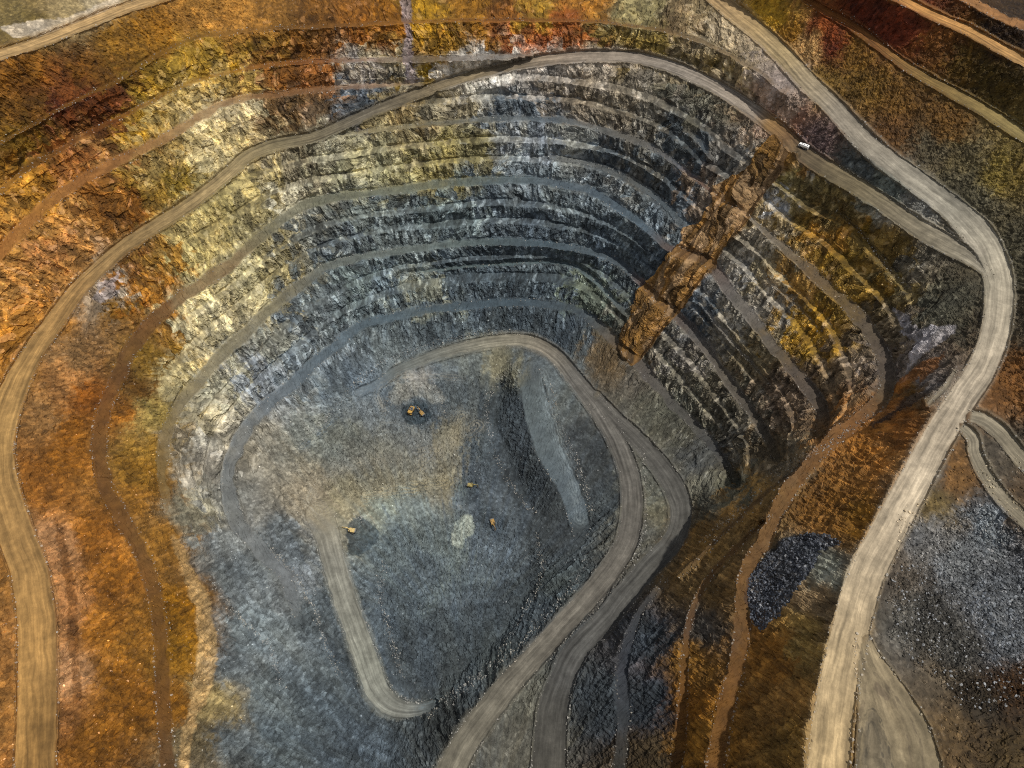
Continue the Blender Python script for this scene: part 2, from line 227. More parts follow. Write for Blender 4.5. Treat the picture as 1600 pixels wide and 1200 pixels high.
# pieces of rock, and darker spots round the machines: (outline, colour, border softness, strength)
PATCHES = [
    ([(1208, 221), (1176, 255), (1148, 277), (1114, 292), (1114, 316), (1092, 348), (1066, 358), (1062, 380), (1046, 397), (1026, 428), (1002, 448), (992, 478), (970, 522), (964, 550), (986, 574), (1009, 554), (1039, 512), (1076, 475), (1088, 454), (1118, 419), (1130, 389), (1148, 378), (1178, 334), (1198, 299), (1230, 261), (1256, 240), (1234, 220)], '64481f', 2, 0.9),
    ([(724, 806), (738, 805), (746, 820), (742, 832), (726, 842), (720, 858), (706, 852), (706, 832), (712, 818)], '9aa29a', 2, 0.9),
    ([(1390, 478), (1418, 492), (1440, 515), (1500, 505), (1478, 535), (1440, 560), (1408, 590), (1398, 612), (1420, 565), (1428, 540), (1408, 510)], '9a979c', 3, 0.6),
    ([(1408, 588), (1470, 555), (1492, 540), (1450, 580), (1396, 622)], '7a4c1c', 3, 0.7),
    ([(1352, 668), (1392, 642), (1440, 606), (1462, 608), (1436, 626), (1394, 652), (1364, 668)], '34302f', 3, 0.8),
    ([(626, 0), (646, 0), (645, 30), (642, 90), (650, 128), (632, 128), (630, 60)], '857c84', 3, 0.7),
    ([(1325, 14), (1400, 10), (1440, 40), (1420, 62), (1370, 70), (1325, 45)], '5c2614', 9, 0.55),
    ([(1290, 50), (1325, 30), (1312, 80), (1282, 88)], '54240f', 6, 0.55),
    ([(1168, 905), (1185, 880), (1225, 848), (1268, 836), (1305, 842), (1316, 850), (1282, 866), (1262, 905), (1240, 935), (1215, 962), (1192, 984), (1178, 978), (1168, 940)], '34383f', 3, 0.85),
    ([(0, 40), (110, 30), (190, -5), (190, 8), (110, 44), (60, 58), (20, 62)], 'b4a898', 3, 0.6),
    ([(145, 470), (160, 440), (190, 425), (182, 455), (160, 478)], '8c8484', 3, 0.7),
    ([(262, 830), (285, 850), (305, 890), (325, 930), (338, 980), (340, 1030), (330, 1070), (312, 1110), (300, 1160), (290, 1210), (278, 1210), (284, 1150), (296, 1100), (306, 1050), (308, 1000), (302, 950), (290, 905), (272, 865)], 'a88c60', 4, 0.7),
    ([(82, 790), (98, 830), (116, 900), (122, 1000), (130, 1100), (118, 1100), (106, 1000), (102, 900), (88, 840)], '5a3408', 3, 0.55),
    ([(540, 822), (556, 806), (575, 812), (592, 830), (588, 850), (560, 870), (545, 862)], '2e3a42', 3, 0.75),
    ([(624, 640), (640, 628), (664, 630), (676, 648), (660, 662), (636, 660)], '303c44', 3, 0.8),
    ([(602, 624), (616, 602), (648, 596), (682, 604), (700, 626), (684, 634), (664, 624), (640, 622), (622, 634)], '868884', 4, 0.65),
    ([(750, 775), (772, 800), (792, 812), (788, 836), (760, 836), (746, 806)], '3c464e', 5, 0.6),
    ([(716, 752), (746, 750), (752, 784), (722, 790)], '3c464e', 5, 0.6),
]

# wear on the graded ground: turning loops, wet and dry stretches
AFTER = [
    ([(1346, 1210), (1350, 1140), (1360, 1106), (1372, 1116), (1384, 1152), (1396, 1210)], '5a5244', 0.6),
    ([(1333, 1210), (1336, 1130), (1346, 1090), (1352, 1094), (1344, 1130), (1341, 1210)], '544a3a', 0.6),
    ([(1385, 1080), (1410, 1110), (1425, 1150), (1430, 1210), (1418, 1210), (1408, 1150), (1390, 1112)], '6a5e48', 0.5),
    ([(1366, 1060), (1392, 1086), (1388, 1096), (1364, 1076)], '4e4238', 0.5),
]

# dusty wheel tracks over the floor and the dumps
TRACKS = [
    ([(1343, 1210), (1346, 1140), (1357, 1108), (1370, 1112), (1384, 1150), (1398, 1210)], 3.0, '4a4438', 1.0),
    ([(1352, 1210), (1356, 1150), (1362, 1126), (1374, 1150), (1384, 1210)], 3.0, '4a4438', 0.9),
    ([(1366, 1050), (1396, 1092), (1416, 1140), (1426, 1210)], 3.0, '5a5040', 0.9),
    ([(1376, 1060), (1412, 1104), (1436, 1150), (1446, 1210)], 2.5, '5a5040', 0.8),
    ([(1336, 1000), (1350, 1040), (1352, 1080), (1338, 1130)], 2.5, '6a5e4a', 0.8),
    ([(500, 800), (545, 782), (600, 768), (655, 760), (700, 752)], 13, '8e8872', 0.9),
    ([(500, 800), (480, 780), (500, 750), (560, 725), (630, 715), (700, 695), (745, 665)], 11, '88857a', 0.7),
    ([(600, 770), (640, 740), (672, 712), (700, 690), (720, 650)], 12, '8a8676', 0.7),
    ([(560, 690), (600, 660), (640, 668), (668, 690)], 7, '7a7e7c', 0.6),
    ([(600, 640), (590, 612), (625, 592), (672, 588), (720, 590)], 6, '8a8a84', 0.6),
    ([(720, 760), (716, 800), (722, 850), (700, 900), (660, 960)], 10, '74807e', 0.6),
    ([(620, 810), (660, 850), (720, 900), (770, 910)], 8, '6a7678', 0.5),
    ([(600, 900), (640, 930), (700, 930), (760, 880)], 7, '66747a', 0.5),
    ([(655, 1108), (700, 1085), (760, 1030), (800, 975)], 9, '5c666a', 0.6),
    ([(850, 580), (858, 640), (876, 700), (898, 760), (906, 810)], 10, '6e787c', 0.6),
    ([(470, 700), (520, 660), (560, 625), (600, 600)], 9, '56626c', 0.6),
    ([(1530, 392), (1500, 372), (1470, 352), (1455, 346)], 9, '90887a', 0.8),
    ([(1340, 60), (1400, 110), (1480, 160), (1600, 230)], 7, '5c4a24', 0.4),
]

# ----------------------------------------------------------------------------------------------
# resample the survey lines
# ----------------------------------------------------------------------------------------------
def keyed(keys, n, colour=False):
    ks = sorted(keys)
    if colour:
        vals = np.array([hexlin(keys[k]) for k in ks])
        return lambda t: np.stack([np.interp(t, ks, vals[:, c]) for c in range(3)], -1)
    vals = [keys[k] for k in ks]
    return lambda t: np.interp(t, ks, vals)


def resample(L, step=6.0):
    p = np.array(L['pts'], float)
    n = len(p)
    out, tt = [], []
    for i in range(n - 1):
        p0 = p[max(i - 1, 0)]; p1 = p[i]; p2 = p[i + 1]; p3 = p[min(i + 2, n - 1)]
        m = max(2, int(np.hypot(*(p2 - p1)) / step))
        for k in range(m):
            t = k / m
            q = 0.5 * (2 * p1 + (p2 - p0) * t + (2 * p0 - 5 * p1 + 4 * p2 - p3) * t * t + (3 * p1 - p0 - 3 * p2 + p3) * t ** 3)
            out.append(q); tt.append(i + t)
    out.append(p[-1]); tt.append(n - 1)
    out = np.array(out); tt = np.array(tt)
    zf = keyed(L['z'], n); wf = keyed(L['w'], n); cf = keyed(L['col'], n, True)
    z = zf(tt); w = wf(tt); c = cf(tt)

    def near_edge(q):
        return q[0] < 14 or q[0] > W - 14 or q[1] < 14 or q[1] > H - 14
    def ext(arr_p, arr, end):
        q = arr_p[0] if end == 0 else arr_p[-1]
        r = arr_p[min(6, len(arr_p) - 1)] if end == 0 else arr_p[max(-7, -len(arr_p))]
        d = (q - r) / max(1e-6, np.hypot(*(q - r)))
        return [q + d * s for s in np.arange(10, 330, 10)]
    if near_edge(out[-1]):
        e = np.array(ext(out, None, 1)); k = len(e)
        out = np.vstack([out, e]); z = np.r_[z, np.full(k, z[-1])]; w = np.r_[w, np.full(k, w[-1])]; c = np.vstack([c, np.tile(c[-1], (k, 1))])
    if near_edge(out[0]):
        e = np.array(ext(out, None, 0))[::-1]; k = len(e)
        out = np.vstack([e, out]); z = np.r_[np.full(k, z[0]), z]; w = np.r_[np.full(k, w[0]), w]; c = np.vstack([np.tile(c[0], (k, 1)), c])
    return out, z, w, c


GS = 2.0
GX0, GX1, GY0, GY1 = -300.0, 1900.0, -240.0, 1440.0
GU = np.arange(GX0, GX1 + 1, GS); GV = np.arange(GY0, GY1 + 1, GS)
NGU, NGV = len(GU), len(GV)
SHP = (NGV, NGU)


def bil(field, u, v):
    x = np.clip((u - GX0) / GS, 0, NGU - 1.001); y = np.clip((v - GY0) / GS, 0, NGV - 1.001)
    xi = x.astype(np.int32); yi = y.astype(np.int32)
    fx = (x - xi).astype(F32); fy = (y - yi).astype(F32)
    if field.ndim == 3:
        fx = fx[..., None]; fy = fy[..., None]
    a = field[yi, xi]; b = field[yi, xi + 1]; c = field[yi + 1, xi]; d = field[yi + 1, xi + 1]
    a = a + (b - a) * fx; c = c + (d - c) * fx
    return a + (c - a) * fy


BIG = 60.0
CAT = {k: dict(edge=np.full(SHP, BIG, F32), acr=np.zeros(SHP, F32), alo=np.zeros(SHP, F32), z=np.zeros(SHP, F32),
               idx=np.full(SHP, -1, np.int16), al=np.ones(SHP, F32), col=np.zeros(SHP + (3,), F32)) for k in ('bench', 'road')}

for li, L in enumerate(LINES):
    P, z, w, c = resample(L)
    L['P'], L['Z'], L['Wd'], L['C'] = P, z, w, c
    C = CAT[L['kind']]
    s = np.r_[0, np.cumsum(np.hypot(*(np.diff(P, axis=0).T)))]
    ph = RNG.random() * 100
    f0, f1 = L.get('fade', (40, 40) if L['kind'] == 'bench' else (1, 1))
    alpha = smooth(0, f0, s) * smooth(0, f1, s[-1] - s)
    for i in range(len(P) - 1):
        a, b = P[i], P[i + 1]
        hw = (w[i] + w[i + 1]) / 4
        R = hw + 44
        x0 = int(max(0, (min(a[0], b[0]) - R - GX0) / GS)); x1 = int(min(NGU, (max(a[0], b[0]) + R - GX0) / GS + 2))
        y0 = int(max(0, (min(a[1], b[1]) - R - GY0) / GS)); y1 = int(min(NGV, (max(a[1], b[1]) + R - GY0) / GS + 2))
        if x1 <= x0 or y1 <= y0:
            continue
        X, Y = np.meshgrid(GU[x0:x1], GV[y0:y1])
        d = b - a; l2 = d @ d + 1e-9
        t = np.clip(((X - a[0]) * d[0] + (Y - a[1]) * d[1]) / l2, 0, 1)
        ex = X - (a[0] + t * d[0]); ey = Y - (a[1] + t * d[1])
        dist = np.hypot(ex, ey)
        side = np.sign(d[0] * ey - d[1] * ex)
        hwt = (w[i] + (w[i + 1] - w[i]) * t) / 2 * (0.86 if L['kind'] == 'bench' else 1.0)
        if L['kind'] == 'bench':
            jit = 0.8 + 0.55 * vnoise(((s[i] + t * 6) / 26 + ph).astype(F32), (side * 3 + 5).astype(F32), np.zeros_like(t, F32))
            jit += 0.25 * (vnoise(((s[i] + t * 6) / 8 + ph).astype(F32), (side * 3 + 9).astype(F32), np.zeros_like(t, F32)) - 0.5)
            hwt = hwt * (1 + (jit - 1) * L.get('jag', 1.0))
        e = (dist - hwt).astype(F32)
        sl = (slice(y0, y1), slice(x0, x1))
        m = e < C['edge'][sl]
        C['edge'][sl][m] = e[m]
        C['acr'][sl][m] = (side * dist / np.maximum(hwt, 1))[m]
        C['alo'][sl][m] = (s[i] + t * np.sqrt(l2))[m]
        C['z'][sl][m] = (z[i] + (z[i + 1] - z[i]) * t)[m]
        C['idx'][sl][m] = li
        C['al'][sl][m] = (alpha[i] + (alpha[i + 1] - alpha[i]) * t)[m]
        C['col'][sl][m] = (c[i] + (c[i + 1] - c[i]) * t[..., None])[m]
RD, BN = CAT['road'], CAT['bench']


def polymask(poly, X, Y):
    inside = np.zeros(X.shape, bool)
    n = len(poly)
    for i in range(n):
        x1, y1 = poly[i]; x2, y2 = poly[(i + 1) % n]
        if y1 == y2:
            continue
        c = ((y1 > Y) != (y2 > Y)) & (X < (x2 - x1) * (Y - y1) / (y2 - y1) + x1)
        inside ^= c
    return inside


def blur(a, r):
    for ax in (0, 1):
        for _ in range(2):
            k = int(r)
            pad = [(0, 0)] * a.ndim; pad[ax] = (k + 1, k)
            p = np.pad(a, pad, mode='edge').cumsum(axis=ax, dtype=np.float64)
            n = a.shape[ax]
            hi = np.take(p, np.arange(2 * k + 1, 2 * k + 1 + n), axis=ax); lo = np.take(p, np.arange(0, n), axis=ax)
            a = ((hi - lo) / (2 * k + 1)).astype(F32)
    return a


XG, YG = np.meshgrid(GU, GV)
XG = XG.astype(F32); YG = YG.astype(F32)
fix = np.zeros(SHP, bool); zfix = np.zeros(SHP, F32)
AREA_M = []
for poly, z in AREAS:
    m = polymask(poly, XG, YG)
    AREA_M.append(m)
    fix |= m; zfix[m] = z
m = BN['edge'] < 0
fix |= m; zfix[m] = BN['z'][m]
m = RD['edge'] < 0
fix |= m; zfix[m] = RD['z'][m]
# heights where the ground runs out of the survey
for poly, z in [([(-300, -240), (300, -240), (100, -60), (-300, 40)], 304.), ([(400, -240), (1000, -240), (1000, -200), (400, -200)], 285.),
                ([(1560, -240), (1900, -240), (1900, -60)], 330.), ([(1700, 300), (1900, 300), (1900, 640), (1700, 640)], 262.),
                ([(-300, 700), (-190, 700), (-190, 1440), (-300, 1440)], 190.), ([(380, 1330), (620, 1330), (640, 1440), (380, 1440)], 46.)]:
    m = polymask(poly, XG, YG) & ~fix
    fix |= m; zfix[m] = z


def solve(fix, zf, u=None, it=60):
    ny, nx = fix.shape
    if u is None:
        if min(ny, nx) > 24:
            cy, cx = (ny + 1) // 2, (nx + 1) // 2
            fp = np.zeros((cy * 2, cx * 2), F32); zp = np.zeros_like(fp)
            fp[:ny, :nx] = fix; zp[:ny, :nx] = np.where(fix, zf, 0)
            cnt = fp.reshape(cy, 2, cx, 2).sum((1, 3)); zs = zp.reshape(cy, 2, cx, 2).sum((1, 3))
            uc = solve(cnt > 0, np.where(cnt > 0, zs / np.maximum(cnt, 1), 0).astype(F32), None, it)
            u = np.repeat(np.repeat(uc, 2, 0), 2, 1)[:ny, :nx]
        else:
            u = np.full(fix.shape, zf[fix].mean() if fix.any() else 150., F32); it = 600
    u = np.where(fix, zf, u).astype(F32)
    for _ in range(it):
        p = np.pad(u, 1, mode='edge')
        a = (p[:-2, 1:-1] + p[2:, 1:-1] + p[1:-1, :-2] + p[1:-1, 2:]) * F32(0.25)
        u = np.where(fix, zf, a)
    return u


ZG = solve(fix, zfix)

HARD = [(-300, 330), (0, 230), (120, 130), (330, 60), (640, -40), (1090, -30), (1200, 130), (1290, 262), (1440, 380), (1500, 470), (1400, 620), (1280, 690), (1160, 800), (1085, 745),
        (960, 570), (860, 520), (760, 512), (640, 530), (560, 560), (440, 660), (385, 760), (340, 860), (300, 820), (255, 660), (262, 560), (170, 470), (60, 560), (-300, 800)]
hardG = blur(polymask(HARD, XG, YG).astype(F32), 12)
TERR = [(300, 330), (420, 235), (560, 200), (640, 150), (880, 100), (1100, 140), (1215, 240), (1340, 330), (1430, 440), (1410, 600), (1320, 690), (1200, 780), (1090, 745), (960, 570), (860, 505), (760, 505), (640, 520),
        (540, 560), (400, 700), (340, 800), (275, 760), (240, 600), (300, 470), (290, 400)]
terrG = blur(polymask(TERR, XG, YG).astype(F32), 10)

# colours: distance weighted control points on a coarse grid
CS = 8.0
cu = np.arange(GX0, GX1 + CS, CS); cv = np.arange(GY0, GY1 + CS, CS)
CX, CY = np.meshgrid(cu, cv)
num = np.zeros(CX.shape + (3,)); den = np.zeros(CX.shape)
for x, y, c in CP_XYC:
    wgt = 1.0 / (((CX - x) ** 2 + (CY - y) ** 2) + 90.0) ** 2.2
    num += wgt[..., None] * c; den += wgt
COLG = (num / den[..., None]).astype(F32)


def colsample(u, v):
    x = np.clip((u - GX0) / CS, 0, len(cu) - 1.001); y = np.clip((v - GY0) / CS, 0, len(cv) - 1.001)
    xi = x.astype(np.int32); yi = y.astype(np.int32); fx = (x - xi)[..., None].astype(F32); fy = (y - yi)[..., None].astype(F32)
    a = COLG[yi, xi]; b = COLG[yi, xi + 1]; c = COLG[yi + 1, xi]; d = COLG[yi + 1, xi + 1]
    a = a + (b - a) * fx; c = c + (d - c) * fx
    return a + (c - a) * fy


PATCHG = []
for poly, c, soft, strength in PATCHES:
    PATCHG.append((blur(polymask(poly, XG, YG).astype(F32), max(1, soft / GS)), hexlin(c), strength))

# ----------------------------------------------------------------------------------------------
# the terrain surface: one vertex for each survey ray, placed at its height in the world
# ----------------------------------------------------------------------------------------------
def axis(lo, a, b, hi, fine, coarse):
    return np.r_[np.arange(lo, a, coarse), np.arange(a, b, fine), np.arange(b, hi + 1, coarse)]


FINE = 1.15
UA = axis(-296, -20, 1620, 1896, FINE, 6); VA = axis(-236, -16, 1216, 1436, FINE, 6)
U, V = np.meshgrid(UA, VA)
U = U.astype(F32); V = V.astype(F32)
NV, NU = U.shape
# ragged outlines: sample the survey through a small meander
wob1 = (vnoise(U / 9, V / 9, U * 0 + 3.3) - 0.5) * 3.0
wob2 = (vnoise(U / 9, V / 9, U * 0 + 8.3) - 0.5) * 3.0
eB = bil(BN['edge'], U + wob1, V + wob2)
eR = bil(RD['edge'], U + wob1 * 0.5, V + wob2 * 0.5)
Z0 = bil(ZG, U + wob1 * 0.5, V + wob2 * 0.5)
hard = bil(hardG, U, V); terr = bil(terrG, U, V)
onfloor = np.zeros(U.shape, F32)
areaF = [blur(m.astype(F32), 5) for m in AREA_M]
flat = np.maximum(bil(areaF[0], U, V), bil(areaF[2], U, V)); gravel = bil(areaF[3], U, V)
offB = smooth(-1.0, 3.5, eB); offR = smooth(0.0, 4.0, eR)
off = offB * offR

# bench faces are cut in three lifts of 14.7 m
STEP = 44.0 / 3
warpz = 2.2 * (vnoise(U / 60, V / 60, U * 0 + 1.7) - 0.5)
q = (Z0 + warpz - 40.0) / STEP
qi = np.floor(q); fr = q - qi
shelf = 0.14 + 0.30 * vnoise(U / 70, V / 24, U * 0 + 21.0)
sb = np.where(qi % 3 == 0, 0.02, shelf); st_ = np.where((qi + 1) % 3 == 0, 0.02, shelf)       # the main benches are surveyed, the lifts between are cut here
t = np.clip((fr - sb * 0.5) / (1 - 0.5 * (sb + st_)), 0, 1)
rib0 = smooth(0.35, 0.65, bil(PATCHG[0][0], U + 5 * (vnoise(U / 12, V / 12, U * 0 + 51.0) - 0.5) + 4 * (vnoise(U / 4, V / 4, U * 0 + 53.0) - 0.5), V))
Zt = 40.0 + STEP * (qi + t) - warpz
tw = terr * off * np.clip((218 - Z0) / 8, 0, 1) * smooth(34, 46, Z0) * (1 - 0.85 * rib0)
Z1 = Z0 + (Zt - Z0) * tw
ledge = tw * np.clip(1 - np.minimum(t, 1 - t) / 0.10, 0, 1)

# safety berms of bulldozed rubble along the open edges
bermR = np.exp(-((eR - 2.2) / 1.6) ** 2) * (0.5 + vnoise(U / 7, V / 7, U * 0 + 2.2))
bermB = np.exp(-((eB + 0.6) / 1.3) ** 2) * vnoise(U / 6, V / 6, U * 0 + 7.2) * (0.35 + 0.65 * hard)
Z1 = Z1 + bermR * 1.1 + bermB * 0.8 * offR

X, Y, Z = unproject(U, V, Z1)
PW = np.stack([X, Y, Z], -1).astype(F32)
def polar(u, v, ref):
    cx, cy, _ = unproject(np.array(u), np.array(v), np.array(5.))
    return (np.arctan2(X - cx, Y - cy) * ref).astype(F32), np.hypot(X - cx, Y - cy).astype(F32)


S, RAD = polar(720., 1000., 320.0)                    # metres round the pit, metres out from its middle
S2, RAD2 = polar(760., 1330., 200.0)                  # the near slopes drain towards the foot of the ramp
low = V + 70 * (vnoise(U / 60, V / 60, U * 0 + 31.0) - 0.5) + 25 * (vnoise(U / 9, V / 9, U * 0 + 31.0) - 0.5) > np.interp(U, [0, 350, 500, 1000, 1100, 1600], [430, 600, 930, 930, 720, 600])
S = np.where(low, S2, S); RAD = np.where(low, RAD2, RAD)
FLOW = np.stack([S, RAD, Z], -1).astype(F32)
Xf, Yf, Zf = PW[..., 0], PW[..., 1], PW[..., 2]


def normals(P):
    du = np.gradient(P, axis=1); dv = np.gradient(P, axis=0)
    n = np.cross(dv, du)
    n /= np.maximum(np.linalg.norm(n, axis=-1, keepdims=True), 1e-9)
    n[n[..., 2] < 0] *= -1
    return n.astype(F32)


bl = Z1.copy()
PB = PW.copy()
NRM = normals(PW)
for k in range(2):
    NRM = blur(NRM, 3)
NRM /= np.maximum(np.linalg.norm(NRM, axis=-1, keepdims=True), 1e-6)
steep = smooth(0.03, 0.15, 1 - NRM[..., 2])
print('slope share', [float((1 - NRM[..., 2] > t_).mean()) for t_ in (0.05, 0.1, 0.2, 0.35, 0.6)])

def facets(a, b, seed):
    """jointed rock: flat faces with sharp arrises. Returns the height of the faces (about -1..1) and a value per face"""
    ai = np.floor(a).astype(np.int32); bi_ = np.floor(b).astype(np.int32)
    best = np.full(a.shape, 1e9, F32); hgt = np.zeros(a.shape, F32); val = np.zeros(a.shape, F32)
    for da in (-1, 0, 1):
        for db in (-1, 0, 1):
            ca = ai + da; cb = bi_ + db
            k = ((ca & 63) << 12) + ((cb & 63) << 6)
            k = (k + ((ca >> 6) * 7 + (cb >> 6) * 13 + seed)) & 262143
            ox = (ca + TAB[k] - a).astype(F32); oy = (cb + TAB[(k + 17) & 262143] - b).astype(F32)
            d = np.maximum(np.abs(ox) + 0.4 * np.abs(oy), np.abs(oy))
            m = d < best
            best = np.where(m, d, best)
            g = (TAB[(k + 29) & 262143] - 0.5) * 1.0 - ox * (TAB[(k + 31) & 262143] - 0.5) * 2.6 - oy * (TAB[(k + 37) & 262143] - 0.5) * 2.0
            hgt = np.where(m, g, hgt); val = np.where(m, TAB[(k + 41) & 262143], val)
    return hgt, val


# broken rock: buttresses and flutes down the faces, joint blocks, rubble
sw = S + 3.0 * fbm(Xf / 14, Yf / 14, Zf / 14, 2) + 9 * fbm(Xf / 50, Yf / 50, Zf / 50, 2)
flute = ridged(sw / 15, RAD / 70, Zf / 60, 3) - 0.55
flute2 = ridged(sw / 5.5, RAD / 26 + 31, Zf / 22, 2) - 0.55
bx = sw / 4.2 + 0.9 * fbm(Xf / 6, Yf / 6, Zf / 6, 2); bz = Zf / 4.6 + 0.9 * fbm(Xf / 7 + 9, Yf / 7, Zf / 7, 2)
block = cells(bx, np.floor(RAD / 7), bz) - 0.5
block2 = cells(bx * 2.1 + 11, np.floor(RAD / 4), bz * 2.0) - 0.5
rub = fbm(Xf / 3.4, Yf / 3.4, Zf / 3.4, 3, 0.6)
lump = fbm(Xf / 18, Yf / 18, Zf / 18, 3)
big = fbm(Xf / 60, Yf / 60, Zf / 60, 2)
lift = np.floor((Zf - 40) / STEP)
colm = cells(sw / 5.2 + 0.5 * fbm(Xf / 5, Yf / 5, Zf / 9, 2), lift, lift * 0 + 3)
colm2 = cells(sw / 2.6 + lift * 0.37 + 0.5 * fbm(Xf / 4, Yf / 4, Zf / 8, 2), np.floor((Zf - 40) / STEP * 2), lift * 0 + 8)
grit = vnoise(Xf / 1.5, Yf / 1.5, Zf / 1.5) + 0.6 * vnoise(Xf / 0.8, Yf / 0.8, Zf / 0.8) - 0.8
isf = (flat > 0.4) | (low & (RAD2 < 115))
slopeT = (RAD * 0.55 + Zf * 0.85).astype(F32)
fa = np.where(isf, Xf, sw).astype(F32); fb = np.where(isf, Yf * 1.6, slopeT).astype(F32)
wj = 1.2 * fbm(Xf / 9, Yf / 9, Zf / 9, 2); wj2 = 0.5 * fbm(Xf / 3, Yf / 3, Zf / 3, 2)
f1, c1 = facets((fa + wj) / 6.0, (fb + wj) / 11.0, 3)
f2, c2 = facets((fa + wj2) / 2.6, (fb - wj2) / 6.0, 101)
f3, c3 = facets((fa + wj2) / 1.5, (fb + wj2) / 3.2, 211)
f2l, c2l = facets((Xf + wj) / 3.4, (Yf + wj) / 3.4 + Zf / 6, 511)
f3l, c3l = facets((Xf + wj2) / 1.7, (Yf + wj2) / 1.7 + Zf / 3, 611)
fr_, cr_ = facets((fa + wj) / 4.5, (fb + 2 * wj) / 24.0, 411)
f0, c0 = facets((fa + 2 * wj) / 13.0, (fb - wj) / 24.0, 307)
fac = 1.8 * f0 + 1.7 * f1 + 1.4 * f2 + 0.9 * f3
dh = hard * (1 - 0.75 * ledge) * (fac * 0.72 + flute * 3.4 + flute2 * 1.8 + (colm - 0.5) * 2.2 * steep + (colm2 - 0.5) * 1.5 * steep + block * 0.5 + rub * 0.35 + grit * 0.3 + big * 2.0)
rill = ridged(sw / 7.0 + 0.8 * lump, RAD / 42 + 5, Zf / 40, 3) - 0.55
rill2 = ridged(sw / 3.2 + 0.8 * rub, RAD / 16 + 15, Zf / 16, 2) - 0.55
mid = ridged(Xf / 9 + 0.8 * rub, Yf / 9, Zf / 9, 3) - 0.55
strk = fbm(sw / 3.6, RAD / 18 + 7, Zf / 14, 4, 0.6)
strk2 = fbm(sw / 9, RAD / 45 + 17, Zf / 34, 3, 0.6)
mid2 = fbm(Xf / 7, Yf / 7, Zf / 7, 3, 0.6)
facl = 0.25 * f0 + 0.4 * f1 + 0.6 * f2 + 1.1 * f2l + 0.8 * f3l
ds = (1 - hard) * ((0.2 + 0.8 * steep) * facl * 0.8 + (rill * 2.4 + strk2 * 2.2 + strk * 1.0) * steep + lump * 2.0 + mid2 * 0.5 + rub * 0.3 + grit * 0.3 + big * 3.0)
dfl = lump * 1.8 + mid2 * 0.5 + 0.3 * f1 + 0.9 * f2l + 0.8 * f3l + grit * 0.2 + mid * 0.5
onb = (1 - offB) * offR
disp = off * (1 - np.maximum(flat, gravel)) * (dh + ds) + off * flat * dfl + off * gravel * (f2 * 0.8 + f3 * 0.8 + lump * 2.0 + f1 * 0.15) + onb * (f2 * 0.35 + f3 * 0.3 + lump * 0.4) + (1 - offR) * (rub * 0.06)
# the oxidised rib of harder rock that stands out of the wall
ribm = rib0
rib = ridged(sw / 11, RAD / 80, Zf / 60, 3) - 0.5
ax0 = np.array(unproject(np.array(1222.), np.array(243.), np.array(214.)))[:2]; ax1 = np.array(unproject(np.array(982.), np.array(556.), np.array(44.)))[:2]
adir = (ax1 - ax0) / np.linalg.norm(ax1 - ax0)
acrs = (Xf - ax0[0]) * adir[1] - (Yf - ax0[1]) * adir[0]            # metres across the rib, + to the left looking down it
alng = (Xf - ax0[0]) * adir[0] + (Yf - ax0[1]) * adir[1]
acrs = acrs + 3.0 * fbm(alng / 22, Xf * 0, Zf / 30, 2)
if float(np.sum(acrs[(ribm > 0.5) & (U < 1090) & (V > 380)] < 0)) > float(np.sum(acrs[(ribm > 0.5) & (U < 1090) & (V > 380)] > 0)):
    pass
lft = -acrs
ribs = ridged(lft / 6.5, alng / 70, Zf / 80, 2) - 0.5
crest = 6.0 * np.exp(-((lft + 9) / 7.0) ** 2) - 5.5 * np.exp(-((lft - 8) / 4.0) ** 2) + 4.0 * np.exp(-((lft - 17) / 4.0) ** 2)
disp = disp * (1 - 0.85 * ribm) + ribm * (0.45 + 0.55 * off) * (3.0 + crest + 5.5 * ribs + 1.2 * fr_ + 0.55 * fac)
print('rib width', float(lft[ribm > 0.5].min()), float(lft[ribm > 0.5].max()), 'left side mean', float(lft[(ribm > 0.5) & (U < 1030) & (V < 420)].mean()))
PW = PW + NRM * disp[..., None].astype(F32)
# craters dug by the machines and heaps beside them
for (u, v, z, r, dz) in [(650, 645, 10, 17, -4.5), (547, 836, 6, 15, -6.0), (738, 772, 7, 12, -2.5), (770, 818, 2.5, 12, -2.0), (650, 612, 10, 14, 3.0), (685, 640, 10, 10, 2.5), (565, 848, 4, 9, 3.5), (572, 872, 3, 8, 3.0),
                         (724, 828, 2.5, 13, 2.2), (625, 600, 12, 18, 2.5)]:
    x, y, _ = unproject(np.array(float(u)), np.array(float(v)), np.array(float(z)))
    g = np.exp(-((PW[..., 0] - x) ** 2 + (PW[..., 1] - y) ** 2) / (2 * (r * 0.62) ** 2)).astype(F32)
    PW[..., 2] += dz * g

# muck heaps left on the floor
for k in range(46):
    u = RNG.uniform(510, 830); v = RNG.uniform(590, 1040)
    if not (polymask(AREAS[0][0], np.array([u]), np.array([v]))[0] or polymask(AREAS[2][0], np.array([u]), np.array([v]))[0]):
        continue
    x, y, _ = unproject(np.array(u), np.array(v), np.array(4.0)); r = RNG.uniform(2.5, 6.5); e = RNG.uniform(0.6, 1.6); a_ = RNG.uniform(0, 3.1)
    dx = PW[..., 0] - x; dy = PW[..., 1] - y
    xx = (dx * math.cos(a_) + dy * math.sin(a_)) / e; yy = -dx * math.sin(a_) + dy * math.cos(a_)
    d = np.sqrt(xx * xx + yy * yy) / r + 0.25 * f2 + 0.12 * f3
    PW[..., 2] += (np.clip(1 - d, 0, 1) * r * 0.42).astype(F32)
